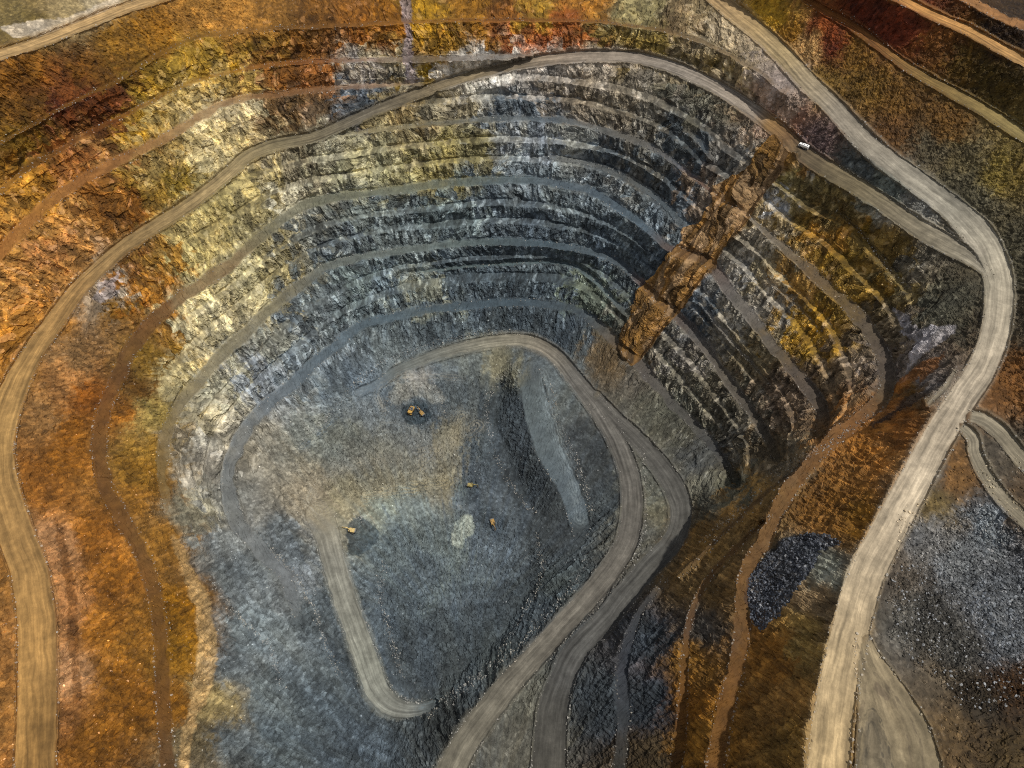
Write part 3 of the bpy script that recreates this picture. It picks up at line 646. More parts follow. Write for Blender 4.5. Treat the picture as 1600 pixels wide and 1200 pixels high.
# colour of the ground
cj1 = cells(bx * 0.55 + 4, np.floor(RAD / 11), bz * 0.32); cj2 = cells(bx * 1.1 + 24, np.floor(RAD / 6), bz * 0.7)
wu = (fbm(Xf / 30, Yf / 30, Zf / 30, 3) * 16 + fbm(S / 7, RAD / 80, Zf / 30, 3) * 22 + grit * 12 + ((cj1 - 0.5) * 50 + (cj2 - 0.5) * 30) * (0.25 + 0.75 * hard * steep)).astype(F32)
wv = (fbm(Xf / 26 + 40, Yf / 26, Zf / 26, 4) * 22 + (TAB[(np.floor(cj1 * 9999)).astype(np.int32)] - 0.5) * 36 * (0.25 + 0.75 * hard * steep) + grit * 10).astype(F32)
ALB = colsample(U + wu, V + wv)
stroke = fbm((Xf + Yf) / 1.9, (Xf - Yf) / 7.0, Zf / 4, 4, 0.6) + 0.6 * fbm((Xf - 0.3 * Yf) / 9, (Yf + 0.3 * Xf) / 4.0, Zf / 9, 3, 0.6)
flt = np.maximum(flat, (1 - hard) * (1 - 0.6 * steep)) * off
cell = 0.5 * (c0 - 0.5) + 0.75 * (c1 - 0.5) + 1.1 * (c2 - 0.5) + 0.9 * (c3 - 0.5)
tone = flt * (0.35 * mid2 + 0.75 * (c2l - 0.5) + 0.7 * (c3l - 0.5) + 0.3 * (c1 - 0.5)) + (1 - flt) * off * (hard * cell * 1.0 + (1 - hard) * (0.3 * (c0 - 0.5) + 0.4 * (c1 - 0.5) + 0.35 * (c2 - 0.5) + 0.85 * (c2l - 0.5) + 0.8 * (c3l - 0.5))) + hard * steep * (0.5 * strk + 0.55 * (colm - 0.5) + 0.45 * (colm2 - 0.5)) + off * (0.2 * grit + 0.15 * rub) + (1 - hard) * off * steep * (0.6 * rill + 0.35 * strk + 0.6 * strk2)
ALB = ALB * np.exp2(np.clip(1.05 * tone, -1.6, 1.5))[..., None]
lum = (ALB @ np.array([0.3, 0.55, 0.15], F32))[..., None]
ALB = lum + (ALB - lum) * 0.98
ochre = np.clip((ALB[..., 0] - ALB[..., 1]) / np.maximum(ALB[..., 0], 1e-4), 0, 1)
ALB[..., 1] *= 1 + 0.12 * ochre
blu = np.clip((ALB[..., 2] - ALB[..., 0]) / np.maximum(ALB[..., 2], 1e-4), 0, 1)
ALB = ALB + (lum * np.array([0.83, 1.03, 1.19], F32) - ALB) * np.clip(blu * 2.0, 0, 0.75)[..., None]
tone = tone * (1 - 0.4 * ribm) + ribm * (1.3 * ribs + 0.6 * strk + 0.9 * (cr_ - 0.5) + 0.5 * (c2 - 0.5))
for g, c, strength in PATCHG:
    m = bil(g, U + wu * 0.2, V + wv * 0.2)
    m = smooth(0.25, 0.75, m) * strength if g is not PATCHG[0][0] else ribm * strength
    ALB = ALB + (c.astype(F32) * np.exp2(np.clip(1.1 * tone + 0.5 * fbm(Xf / 12, Yf / 12, Zf / 12, 3), -1.5, 1.3))[..., None] - ALB) * m[..., None]
alB = bil(BN['al'], U, V); alR = bil(RD['al'], U, V)
for lo_, hi_, cc_ in ((0.72, 1.1, [0.17, 0.115, 0.065]), (0.0, 0.2, [0.05, 0.03, 0.012])):
    ALB = ALB + (np.array(cc_, F32) * np.exp2(np.clip(0.7 * tone, -1, 1))[..., None] - ALB) * (ribm * 0.7 * ((cr_ > lo_) & (cr_ < hi_)))[..., None]
pale = (((c2 > 0.965) & (hard > 0.5)) | (np.where(hard > 0.5, c3, c3l) > 0.955)) * off * (0.35 + 0.65 * hard) * (1 - 0.7 * flat)
lum = (ALB @ np.array([0.3, 0.55, 0.15], F32))[..., None]
chip = 0.82 * ALB * 2.2 + 0.18 * lum * 2.4
chip = chip * np.minimum(1.0, 0.40 / np.maximum(chip.max(-1, keepdims=True), 1e-4))
ALB = ALB + (chip - ALB) * (0.7 * pale)[..., None]
mb = (smooth(2.2, -2.2, eB + wob1) * offR * (0.5 + 0.35 * vnoise(U / 11, V / 11, U * 0 + 15.5)) * alB * (1 - 0.75 * ribm))[..., None]
ALB = ALB + (bil(BN['col'], U, V) * 0.85 - ALB) * mb
on_road0 = smooth(1.5, -1.5, eR)
shoulder = (smooth(8, 0, eR) * (0.25 + 0.4 * vnoise(U / 14, V / 14, U * 0 + 5.5)) * alR)[..., None]
rc = bil(RD['col'], U, V) * np.array([0.99, 0.98, 1.0], F32)
ALB = ALB + (rc - ALB) * np.maximum((smooth(1.8, -2.0, eR + wob2 * 0.9) * alR)[..., None] * 0.95, shoulder)
for poly, c, strength in AFTER:
    m = smooth(0.3, 0.7, bil(blur(polymask(poly, XG, YG).astype(F32), 1), U + wu * 0.15, V + wv * 0.15)) * strength
    ALB = ALB + (hexlin(c).astype(F32) * np.exp2(0.8 * fbm(Xf / 5, Yf / 5, Zf / 5, 3))[..., None] - ALB) * m[..., None]
for pl, wd, c, strength in TRACKS:
    P_ = resample(dict(pts=pl, z={0: 0, len(pl) - 1: 0}, w={0: 1, len(pl) - 1: 1}, col={0: '000000', len(pl) - 1: '000000'}))[0]
    dmin = np.full(SHP, 99, F32)
    for i in range(len(P_) - 1):
        a_, b_ = P_[i], P_[i + 1]
        x0 = int(max(0, (min(a_[0], b_[0]) - 40 - GX0) / GS)); x1 = int(min(NGU, (max(a_[0], b_[0]) + 40 - GX0) / GS + 2))
        y0 = int(max(0, (min(a_[1], b_[1]) - 40 - GY0) / GS)); y1 = int(min(NGV, (max(a_[1], b_[1]) + 40 - GY0) / GS + 2))
        if x1 <= x0 or y1 <= y0:
            continue
        dd = b_ - a_; tt_ = np.clip(((XG[y0:y1, x0:x1] - a_[0]) * dd[0] + (YG[y0:y1, x0:x1] - a_[1]) * dd[1]) / (dd @ dd + 1e-9), 0, 1)
        e_ = np.hypot(XG[y0:y1, x0:x1] - a_[0] - tt_ * dd[0], YG[y0:y1, x0:x1] - a_[1] - tt_ * dd[1])
        dmin[y0:y1, x0:x1] = np.minimum(dmin[y0:y1, x0:x1], e_)
    dm = bil(dmin, U + wu * 0.12, V + wv * 0.12)
    m = np.exp(-(dm / wd) ** 2) * strength * (0.35 + 1.1 * vnoise(U / 12, V / 12, U * 0 + 41.0)) * (0.5 + 0.5 * np.cos(dm * 1.5 + 3 * wob1))
    ALB = ALB + (hexlin(c).astype(F32) * 1.2 - ALB) * np.clip(m, 0, 0.9)[..., None]
acr = bil(RD['acr'], U, V); alo = bil(RD['alo'], U, V)
on_road = smooth(1.5, -1.5, eR) * alR
on_bench = smooth(1.5, -1.5, eB) * (1 - on_road) * alB
ALB *= (1 - 0.14 * np.clip(ochre * 1.5, 0, 1) * (1 - on_road0))[..., None]
ALB *= (0.70 + 0.25 * hard * steep - 0.24 * gravel - 0.13 * flat + 0.07 * (1 - hard) * (1 - np.clip(ochre * 2.2, 0, 1)))[..., None]  # steep faces paler, flats darker, to even out how light falls on them
ALB = np.clip(ALB * ALBEDO_GAIN, 0.004, 0.85).astype(F32)
MASK = np.stack([on_road, on_bench, hard * steep, steep], -1).astype(F32)
RUV = np.stack([acr * np.minimum(1.0, 3.0), alo / 10.0, bil(RD['edge'], U, V)], -1).astype(F32)
print('terrain', PW.shape, 'overhang share', float((np.diff(PB[..., 1], axis=0) > 0).mean()))


# ----------------------------------------------------------------------------------------------
# materials
# ----------------------------------------------------------------------------------------------
class NT:
    def __init__(s, name):
        s.m = bpy.data.materials.new(name); s.m.use_nodes = True
        s.t = s.m.node_tree; s.t.nodes.clear()
        s.out = s.n('ShaderNodeOutputMaterial'); s.b = s.n('ShaderNodeBsdfPrincipled')
        s.l(s.b.outputs[0], s.out.inputs[0])

    def n(s, t, **kw):
        o = s.t.nodes.new(t)
        for k, v in kw.items():
            setattr(o, k, v)
        return o

    def l(s, a, b):
        s.t.links.new(a, b)

    def put(s, sock, v):
        if hasattr(v, 'links'):
            s.l(v, sock)
        else:
            sock.default_value = v

    def math(s, op, a, b=0.0, clamp=False):
        o = s.n('ShaderNodeMath', operation=op, use_clamp=clamp); s.put(o.inputs[0], a); s.put(o.inputs[1], b); return o.outputs[0]

    def attr(s, name):
        return s.n('ShaderNodeAttribute', attribute_name=name)

    def scale(s, vec, v3):
        o = s.n('ShaderNodeVectorMath', operation='MULTIPLY'); s.l(vec, o.inputs[0]); o.inputs[1].default_value = v3; return o.outputs[0]

    def noise(s, vec, sc, det=4, rough=0.55, out=0):
        o = s.n('ShaderNodeTexNoise'); s.l(vec, o.inputs['Vector']); o.inputs['Scale'].default_value = sc
        o.inputs['Detail'].default_value = det; o.inputs['Roughness'].default_value = rough; return o.outputs[out]

    def voro(s, vec, sc, feature='F1'):
        o = s.n('ShaderNodeTexVoronoi', feature=feature); s.l(vec, o.inputs['Vector']); o.inputs['Scale'].default_value = sc; return o

    def ramp(s, v, a, b, lo, hi):
        o = s.n('ShaderNodeMapRange'); s.put(o.inputs[0], v); o.inputs[1].default_value = a; o.inputs[2].default_value = b
        o.inputs[3].default_value = lo; o.inputs[4].default_value = hi; return o.outputs[0]

    def mixc(s, f, a, b, mode='MIX'):
        o = s.n('ShaderNodeMix', data_type='RGBA', blend_type=mode); s.put(o.inputs[0], f); s.put(o.inputs[6], a); s.put(o.inputs[7], b); return o.outputs[2]

    def cmul(s, col, v):
        o = s.n('ShaderNodeVectorMath', operation='SCALE'); s.put(o.inputs[0], col); s.put(o.inputs[3], v); return o.outputs[0]


def rock_material():
    k = NT('rock')
    col = k.attr('ground_colour').outputs['Color']
    mk = k.n('ShaderNodeSeparateColor'); k.l(k.attr('zone').outputs['Color'], mk.inputs[0])
    road, bench, hardm = mk.outputs[0], mk.outputs[1], mk.outputs[2]
    slope = k.attr('zone').outputs['Alpha']
    flow = k.attr('flow').outputs['Vector']
    ruv = k.attr('road_line').outputs['Vector']
    pos = k.n('ShaderNodeNewGeometry').outputs['Position']
    smooth_ = k.math('MAXIMUM', road, k.math('MULTIPLY', bench, 0.7))
    rough = k.math('SUBTRACT', 1.0, smooth_, True)
    # streaks that follow the fall of the face, joint blocks, mottling, all fading out on graded ground
    st = k.ramp(k.noise(k.scale(flow, (0.16, 0.02, 0.03)), 1.0, 5, 0.6), 0.3, 0.7, -0.75, 0.75)
    st2 = k.ramp(k.noise(k.scale(flow, (0.5, 0.05, 0.10)), 1.0, 4, 0.6), 0.3, 0.7, -0.6, 0.6)
    mo = k.ramp(k.noise(pos, 0.055, 7, 0.66), 0.3, 0.7, -0.7, 0.7)
    fine = k.ramp(k.noise(pos, 0.34, 5, 0.7), 0.3, 0.7, -0.65, 0.65)
    vo = k.voro(k.scale(flow, (0.24, 0.12, 0.20)), 1.0)
    sx = k.n('ShaderNodeSeparateColor'); k.l(vo.outputs['Color'], sx.inputs[0])
    blk = k.ramp(sx.outputs[0], 0, 1, -0.5, 0.5)
    wall = k.math('ADD', k.math('MULTIPLY', slope, k.math('ADD', k.math('MULTIPLY', st, 0.25), k.math('MULTIPLY', st2, 0.15))), k.math('MULTIPLY', blk, k.math('MULTIPLY', hardm, 0.3)))
    tot = k.math('ADD', wall, k.math('ADD', k.math('MULTIPLY', mo, 0.4), k.math('MULTIPLY', fine, 0.5)))
    tot = k.math('MULTIPLY', tot, rough)
    # wheel tracks along the haul roads
    dv = k.n('ShaderNodeVectorMath', operation='MULTIPLY'); k.l(k.noise(k.scale(ruv, (0.6, 0.22, 0)), 1.0, 3, 0.6, 1), dv.inputs[0]); dv.inputs[1].default_value = (0.4, 0, 0)
    ad = k.n('ShaderNodeVectorMath', operation='ADD'); k.l(ruv, ad.inputs[0]); k.l(dv.outputs[0], ad.inputs[1]); ruv = ad.outputs[0]
    tr = k.ramp(k.noise(k.scale(ruv, (4.2, 0.07, 0)), 1.0, 5, 0.65), 0.3, 0.7, -0.42, 0.42)
    tr2 = k.ramp(k.noise(k.scale(ruv, (1.6, 0.10, 0)), 1.0, 3, 0.6), 0.3, 0.7, -0.28, 0.28)
    tr3 = k.ramp(k.noise(pos, 0.10, 8, 0.75), 0.3, 0.7, -0.45, 0.45)
    sp = k.n('ShaderNodeSeparateXYZ'); k.l(ruv, sp.inputs[0])
    rut = k.ramp(k.math('ABSOLUTE', k.math('SUBTRACT', k.math('ABSOLUTE', sp.outputs[0]), 0.62)), 0.0, 0.17, -0.55, 0.0)
    rut = k.math('MULTIPLY', rut, k.ramp(k.noise(k.scale(ruv, (1.2, 0.16, 0)), 1.0, 3, 0.6), 0.35, 0.6, 0.0, 1.0))
    damp = k.ramp(k.noise(k.scale(ruv, (0.5, 0.035, 0)), 1.0, 2, 0.5), 0.35, 0.65, -0.3, 0.2)
    trk = k.math('MULTIPLY', k.math('ADD', k.math('ADD', k.math('ADD', tr, tr2), tr3), k.math('ADD', rut, damp)), road)
    bn = k.math('MULTIPLY', k.ramp(k.noise(pos, 0.11, 6, 0.7), 0.3, 0.7, -0.35, 0.35), bench)
    tot = k.math('ADD', tot, k.math('ADD', trk, bn))
    f = k.math('POWER', 2.0, k.math('MULTIPLY', tot, 1.25))
    c = k.cmul(col, f)
    # iron staining: hue wanders between ochre and grey
    hu = k.ramp(k.noise(k.scale(flow, (0.05, 0.012, 0.02)), 1.0, 4, 0.6), 0.35, 0.65, 0.0, 1.0)
    warm = k.mixc(1.0, c, (1.06, 1.0, 0.88, 1), 'MULTIPLY'); cool = k.mixc(1.0, c, (0.97, 1.0, 1.03, 1), 'MULTIPLY')
    c = k.mixc(k.math('MULTIPLY', rough, 0.75), c, k.mixc(hu, cool, warm))
    # pale chips and fresh breaks
    ch = k.math('MULTIPLY', k.ramp(k.noise(pos, 0.62, 3, 0.6), 0.66, 0.76, 0, 1), k.ramp(k.noise(pos, 0.04, 3, 0.6), 0.4, 0.65, 0.1, 1))
    pale = k.mixc(0.6, k.cmul(c, 2.2), (0.42, 0.41, 0.39, 1))
    c = k.mixc(k.math('MULTIPLY', k.math('MULTIPLY', ch, rough), 0.75), c, pale)
    k.l(c, k.b.inputs['Base Color'])
    k.b.inputs['Roughness'].default_value = 0.85
    k.b.inputs['Specular IOR Level'].default_value = 0.25
    bp = k.n('ShaderNodeBump'); bp.inputs['Strength'].default_value = 0.4; bp.inputs['Distance'].default_value = 1.0
    hgt = k.math('ADD', k.math('MULTIPLY', k.noise(pos, 0.45, 5, 0.65), k.math('ADD', k.math('MULTIPLY', rough, 1.9), 0.15)), k.math('MULTIPLY', tr, k.math('MULTIPLY', road, 0.25)))
    k.l(hgt, bp.inputs['Height']); k.l(bp.outputs[0], k.b.inputs['Normal'])
    return k.m


def paint(name, col, rough=0.5, metal=0.0, dirt=(0.16, 0.14, 0.11), amount=0.5, sc=0.9):
    k = NT(name)
    pos = k.n('ShaderNodeTexCoord').outputs['Object']
    d = k.math('MULTIPLY', k.ramp(k.noise(pos, sc, 6, 0.65), 0.42, 0.68, 0, 1), amount)
    c = k.mixc(d, (*col, 1), (*dirt, 1)); k.l(c, k.b.inputs['Base Color'])
    k.l(k.ramp(d, 0, 1, rough, 0.9), k.b.inputs['Roughness']); k.b.inputs['Metallic'].default_value = metal
    return k.m


ROCK = rock_material()

# ----------------------------------------------------------------------------------------------
# terrain meshes
# ----------------------------------------------------------------------------------------------
def finish_mesh(name, co, quads, mat, attrs, tris=None, smooth_sh=False):
    me = bpy.data.meshes.new(name)
    nv = len(co)
    me.vertices.add(nv); me.vertices.foreach_set('co', np.ascontiguousarray(co, dtype=F32).ravel())
    idx = quads.ravel().astype(np.int32); k = quads.shape[1]
    me.loops.add(len(idx)); me.loops.foreach_set('vertex_index', idx)
    nf = len(quads)
    me.polygons.add(nf)
    me.polygons.foreach_set('loop_start', np.arange(0, nf * k, k, dtype=np.int32))
    me.polygons.foreach_set('loop_total', np.full(nf, k, np.int32))
    me.polygons.foreach_set('use_smooth', np.full(nf, smooth_sh, bool))
    for an, (ty, data) in attrs.items():
        a = me.attributes.new(an, ty, 'POINT')
        if ty == 'FLOAT_COLOR':
            if data.shape[1] == 3:
                data = np.concatenate([data, np.ones((len(data), 1), F32)], 1)
            a.data.foreach_set('color', np.ascontiguousarray(data, dtype=F32).ravel())
        else:
            a.data.foreach_set('vector', np.ascontiguousarray(data, dtype=F32).ravel())
    me.update(calc_edges=True)
    me.validate()
    me.materials.append(mat)
    o = bpy.data.objects.new(name, me); COL.objects.link(o)
    return o


VID = np.arange(NV * NU).reshape(NV, NU)
Q = np.stack([VID[:-1, :-1], VID[1:, :-1], VID[1:, 1:], VID[:-1, 1:]], -1).reshape(-1, 4)
roadi = bil_idx = None
ri = RD['idx'][np.clip(((V - GY0) / GS).astype(int), 0, NGV - 1), np.clip(((U - GX0) / GS).astype(int), 0, NGU - 1)]
bi = BN['idx'][np.clip(((V - GY0) / GS).astype(int), 0, NGV - 1), np.clip(((U - GX0) / GS).astype(int), 0, NGU - 1)]
cls = np.full(U.shape, 2000, np.int32)                    # 2000 = pit wall
FLOORP = [(480, 800), (470, 700), (560, 620), (700, 575), (780, 560), (800, 600), (775, 650), (785, 740), (840, 830), (850, 890), (800, 990), (730, 1070), (660, 1098), (600, 1090), (560, 985), (520, 860)]
cls[polymask(FLOORP, U, V)] = 2001
OUTP = [(1120, -400), (1180, 20), (1300, 140), (1440, 270), (1560, 370), (1600, 470), (1575, 560), (1500, 680), (1400, 870), (1340, 1080), (1330, 2000), (3000, 2000), (3000, -400)]
cls[polymask(OUTP, U, V)] = 2002
cls[polymask([(-500, 60), (60, 45), (300, -30), (300, -400), (-500, -400)], U, V)] = 2002
m = eB < 0; cls[m] = bi[m]
m = eR < 0; cls[m] = 1000 + ri[m]
fc = cls[:-1, :-1].ravel()
flatv = dict(co=PW.reshape(-1, 3), col=ALB.reshape(-1, 3), zone=MASK.reshape(-1, 4), flow=FLOW.reshape(-1, 3), ruv=RUV.reshape(-1, 3))


def terrain_object(name, sel, smooth_sh=True):
    q = Q[sel]
    used = np.unique(q)
    remap = np.zeros(NV * NU, np.int32); remap[used] = np.arange(len(used))
    o = finish_mesh(name, flatv['co'][used], remap[q], ROCK,
                    {'ground_colour': ('FLOAT_COLOR', flatv['col'][used]), 'zone': ('FLOAT_COLOR', flatv['zone'][used]),
                     'flow': ('FLOAT_VECTOR', flatv['flow'][used]), 'road_line': ('FLOAT_VECTOR', flatv['ruv'][used])}, smooth_sh=smooth_sh)
    o['kind'] = 'structure'
    return o


terrain_object('pit_wall', fc == 2000, False)
terrain_object('pit_floor', fc == 2001, False)
terrain_object('ground', fc == 2002, False)
for li, L in enumerate(LINES):
    s_ = fc == (li if L['kind'] == 'bench' else 1000 + li)
    if s_.sum() > 12:
        terrain_object(L['name'], s_, L['kind'] == 'road')

# the plain that runs on to the horizon beyond the survey
ring = np.concatenate([VID[0, :], VID[1:, -1], VID[-1, -2::-1], VID[-2:0:-1, 0]])
rp = flatv['co'][ring]; rcol = flatv['col'][ring]
cen = np.array([0, 380.])
parts = [rp]
for rr, zz in ((60, None), (400, 268.), (1500, 262.), (6000, 255.)):
    d = rp[:, :2] - cen; ln = np.linalg.norm(d, axis=1, keepdims=True); d = d / ln
    p = np.concatenate([rp[:, :2] + d * rr, rp[:, 2:3] if zz is None else np.full((len(rp), 1), zz)], 1)
    if zz is None:
        p[:, 2] = np.maximum(p[:, 2], 190)
    parts.append(p)
n = len(ring)
co = np.concatenate(parts); qs = []
for k in range(len(parts) - 1):
    i = np.arange(n); j = (i + 1) % n
    qs.append(np.stack([k * n + i, k * n + j, (k + 1) * n + j, (k + 1) * n + i], -1))
qs = np.concatenate(qs)[:, ::-1]
colr = np.concatenate([rcol] + [np.tile(np.array([[0.17, 0.105, 0.05]]), (n, 1))] * (len(parts) - 1)).astype(F32)
o = finish_mesh('ground', co, qs, ROCK, {'ground_colour': ('FLOAT_COLOR', colr), 'zone': ('FLOAT_COLOR', np.tile(np.array([[0, 0, 0, 0]], F32), (len(co), 1))),
                                         'flow': ('FLOAT_VECTOR', co.astype(F32)), 'road_line': ('FLOAT_VECTOR', np.full((len(co), 3), 9, F32))})
o['kind'] = 'structure'

# ----------------------------------------------------------------------------------------------
# broken rock lying loose
# ----------------------------------------------------------------------------------------------
def at(u, v):
    """index of the terrain vertex nearest to a survey point"""
    iu = np.clip(np.searchsorted(UA, u), 0, NU - 1); iv = np.clip(np.searchsorted(VA, v), 0, NV - 1)
    return iv, iu


def ico():
    bm = bmesh.new(); bmesh.ops.create_icosphere(bm, subdivisions=1, radius=1.0)
    v = np.array([p.co[:] for p in bm.verts]); f = np.array([[q.index for q in p.verts] for p in bm.faces]); bm.free()
    return v, f


ICO_V, ICO_F = ico()
TEMPL = []
for k in range(8):
    s_ = ICO_V * (0.72 + 0.5 * RNG.random((len(ICO_V), 1)))
    for j in range(5):                                     # knock flat breaks off
        nrm = RNG.normal(size=3); nrm /= np.linalg.norm(nrm); lim = 0.55 + 0.25 * RNG.random()
        d = s_ @ nrm; s_ = s_ - np.maximum(d - lim, 0)[:, None] * nrm
    TEMPL.append(s_ * np.array([1.15, 0.9, 0.7]))


def rocks(name, u, v, size, col, sink=0.25, label=None, cat=None):
    iv, iu = at(u, v)
    P = PW[iv, iu]; n = len(P)
    ang = RNG.random(n) * 6.283; tilt = RNG.normal(size=(n, 2)) * 0.35
    co = np.zeros((n, len(ICO_V), 3), F32); which = RNG.integers(0, len(TEMPL), n)
    for k, tpl in enumerate(TEMPL):
        m = which == k
        a = ang[m][:, None]; x, y, z = tpl[:, 0], tpl[:, 1], tpl[:, 2]
        xx = x * np.cos(a) - y * np.sin(a); yy = x * np.sin(a) + y * np.cos(a)
        zz = z + xx * tilt[m][:, :1] + yy * tilt[m][:, 1:]
        co[m] = np.stack([xx, yy, zz], -1) * size[m][:, None, None]
    co += P[:, None, :]; co[..., 2] += (size * (0.55 - sink))[:, None]
    f = (ICO_F[None] + (np.arange(n) * len(ICO_V))[:, None, None]).reshape(-1, 3)
    cc = np.repeat(col, len(ICO_V), 0).astype(F32)
    c = co.reshape(-1, 3)
    z4 = np.zeros((len(c), 4), F32)
    o = finish_mesh(name, c, f, ROCK, {'ground_colour': ('FLOAT_COLOR', cc), 'zone': ('FLOAT_COLOR', z4),
                                       'flow': ('FLOAT_VECTOR', c), 'road_line': ('FLOAT_VECTOR', np.full((len(c), 3), 9, F32))})
    if label:
        o['label'] = label; o['category'] = cat
    else:
        o['kind'] = 'stuff'
    return o


def ground_col(u, v):
    iv, iu = at(u, v); return ALB[iv, iu]


# rubble berms along the edges of roads and benches
uu, vv, ss = [], [], []
for L in LINES:
    P = L['P']; w = L['Wd']
    t_ = np.gradient(P, axis=0); t_ /= np.maximum(np.linalg.norm(t_, axis=1, keepdims=True), 1e-6); nn = np.stack([-t_[:, 1], t_[:, 0]], -1)
    for sd in (-1, 1):
        for rep in range(5 if L['kind'] == 'road' else 5):
            cl = vnoise(np.arange(len(P)) / 9.0 + RNG.random() * 60, np.full(len(P), 4.4 * sd + 9), np.full(len(P), rep * 3.1))
            keep = RNG.random(len(P)) < np.clip((cl - 0.35) * 1.9, 0.03, 0.9)
            q_ = P + nn * (sd * (w / 2 + (1.5 if L['kind'] == 'road' else -0.5)))[:, None] + RNG.normal(size=P.shape) * 1.6
            q_ = q_[keep]; uu.append(q_[:, 0]); vv.append(q_[:, 1]); ss.append(0.32 + 0.6 * RNG.random(len(q_)) ** 2.5)
RUBBLE_LINES = [[(803, 564), (772, 603), (758, 631), (761, 666), (775, 715), (800, 760), (835, 802)], [(835, 832), (846, 885), (835, 927), (810, 976), (772, 1032), (730, 1070), (690, 1095)],
                [(919, 867), (891, 920), (852, 962), (817, 1004), (765, 1050), (712, 1091), (670, 1123)], [(470, 690), (520, 640), (545, 605), (590, 570), (640, 548), (700, 528), (760, 519), (820, 518)],
                [(420, 850), (455, 890), (490, 950), (510, 1010), (530, 1060)], [(600, 880), (590, 930), (612, 1000), (628, 1060)], [(862, 600), (872, 660), (905, 730), (925, 800)], [(1000, 700), (1012, 760), (1005, 830), (990, 880)],
                [(1090, 850), (1150, 800), (1210, 740), (1300, 690), (1370, 640)], [(600, 650), (606, 620), (640, 600), (685, 612), (700, 650)], [(540, 818), (556, 806), (580, 812)], [(330, 900), (370, 960), (420, 1010), (440, 1080)]]
for pl in RUBBLE_LINES:
    P = np.array(pl, float); L_ = np.r_[0, np.cumsum(np.hypot(*np.diff(P, axis=0).T))]; n_ = int(L_[-1] * 1.3)
    t_ = RNG.uniform(0, L_[-1], n_)
    uu.append(np.interp(t_, L_, P[:, 0]) + RNG.normal(size=n_) * 3.0); vv.append(np.interp(t_, L_, P[:, 1]) + RNG.normal(size=n_) * 3.0); ss.append(0.3 + 0.7 * RNG.random(n_) ** 2.5)
uu = np.concatenate(uu); vv = np.concatenate(vv); ss = np.concatenate(ss)
k = (uu > -280) & (uu < 1880) & (vv > -220) & (vv < 1420); uu, vv, ss = uu[k], vv[k], ss[k]
gc = ground_col(uu, vv); mixr = (0.15 + 0.6 * RNG.random((len(uu), 1)) ** 1.5)
rocks('berm_rubble', uu, vv, ss, gc * 1.1 * (1 - mixr) + mixr * np.array([0.40, 0.385, 0.355]))


def scatter(poly, n, edge_noise=10):
    xs = [p[0] for p in poly]; ys = [p[1] for p in poly]
    u = RNG.uniform(min(xs) - 8, max(xs) + 8, n * 3); v = RNG.uniform(min(ys) - 8, max(ys) + 8, n * 3)
    j = (vnoise(u / 12, v / 12, u * 0 + 4.4) - 0.5) * edge_noise
    k = polymask(poly, u + j, v - j)
    return u[k][:n], v[k][:n]


# grey waste rock tipped on the dump at the right
GRAVEL = [(1440, 850), (1478, 810), (1520, 775), (1600, 835), (1700, 900), (1700, 1110), (1600, 1090), (1540, 1120), (1500, 1105), (1450, 1040), (1400, 1010), (1385, 950), (1395, 900)]
u, v = scatter(GRAVEL, 15000, 26)
s_ = 0.3 + 0.75 * RNG.random(len(u)) ** 3
gc = ground_col(u, v); r_ = RNG.random((len(u), 1))
rocks('gravel', u, v, s_, np.where(r_ > 0.5, gc * (0.7 + 1.1 * RNG.random((len(u), 1))), np.where(r_ > 0.09, gc * 0.6, np.array([[0.24, 0.245, 0.255]]))))
# earthy dump with scattered stones round it
u, v = scatter([(1400, 800), (1500, 720), (1700, 700), (1700, 1300), (1480, 1300), (1470, 1100), (1390, 1000)], 5000, 20)
s_ = 0.28 + 0.7 * RNG.random(len(u)) ** 3
gc = ground_col(u, v)
rocks('loose_stones', u, v, s_, gc * (0.7 + 1.4 * RNG.random((len(u), 1))))
# dark rubble spilled over the orange slope
PILE = PATCHES[8][0]
u, v = scatter(PILE, 3200, 9)
s_ = 0.35 + 0.8 * RNG.random(len(u)) ** 2.5
r_ = RNG.random((len(u), 1))
rocks('rubble_pile', u, v, s_, np.array([[0.045, 0.050, 0.062]]) * (0.7 + 1.6 * r_) + (r_ > 0.93) * 0.13, label='dark blue-grey rubble spilled down the orange slope left of the pale haul road', cat='rubble pile')
# fresh pale blocks caught on the faces
u, v = scatter([(-60, 300), (300, 60), (1100, 20), (1250, 240), (1420, 440), (1400, 620), (1180, 760), (960, 560), (760, 510), (560, 560), (360, 780), (480, 1000), (300, 1240), (-60, 1240)], 9000, 4)
cl = vnoise(u / 26, v / 26, u * 0 + 13.0); k = (RNG.random(len(u)) < np.clip((cl - 0.42) * 3, 0.06, 1)) & (bil(RD['edge'], u, v) > 1)
u, v = u[k], v[k]
s_ = 0.3 + 0.6 * RNG.random(len(u)) ** 3
gc = ground_col(u, v); r_ = RNG.random((len(u), 1))
rocks('wall_rubble', u, v, s_, gc * (0.9 + 1.6 * r_) + (r_ > 0.72) * 0.12)
# stones fallen on the floor of the pit and on the benches below the faces
u, v = scatter([(420, 700), (560, 590), (800, 560), (900, 640), (960, 800), (880, 930), (700, 1120), (560, 1120), (470, 900)], 5200, 10)
cl = vnoise(u / 22, v / 22, u * 0 + 3.0); k = (RNG.random(len(u)) < np.clip((cl - 0.4) * 3, 0.05, 1)) & (bil(RD['edge'], u, v) > 1)
u, v = u[k], v[k]
s_ = 0.28 + 0.55 * RNG.random(len(u)) ** 3
gc = ground_col(u, v); r_ = RNG.random((len(u), 1))
rocks('fallen_stones', u, v, s_, gc * (0.7 + 1.2 * r_) + (r_ > 0.85) * 0.16)

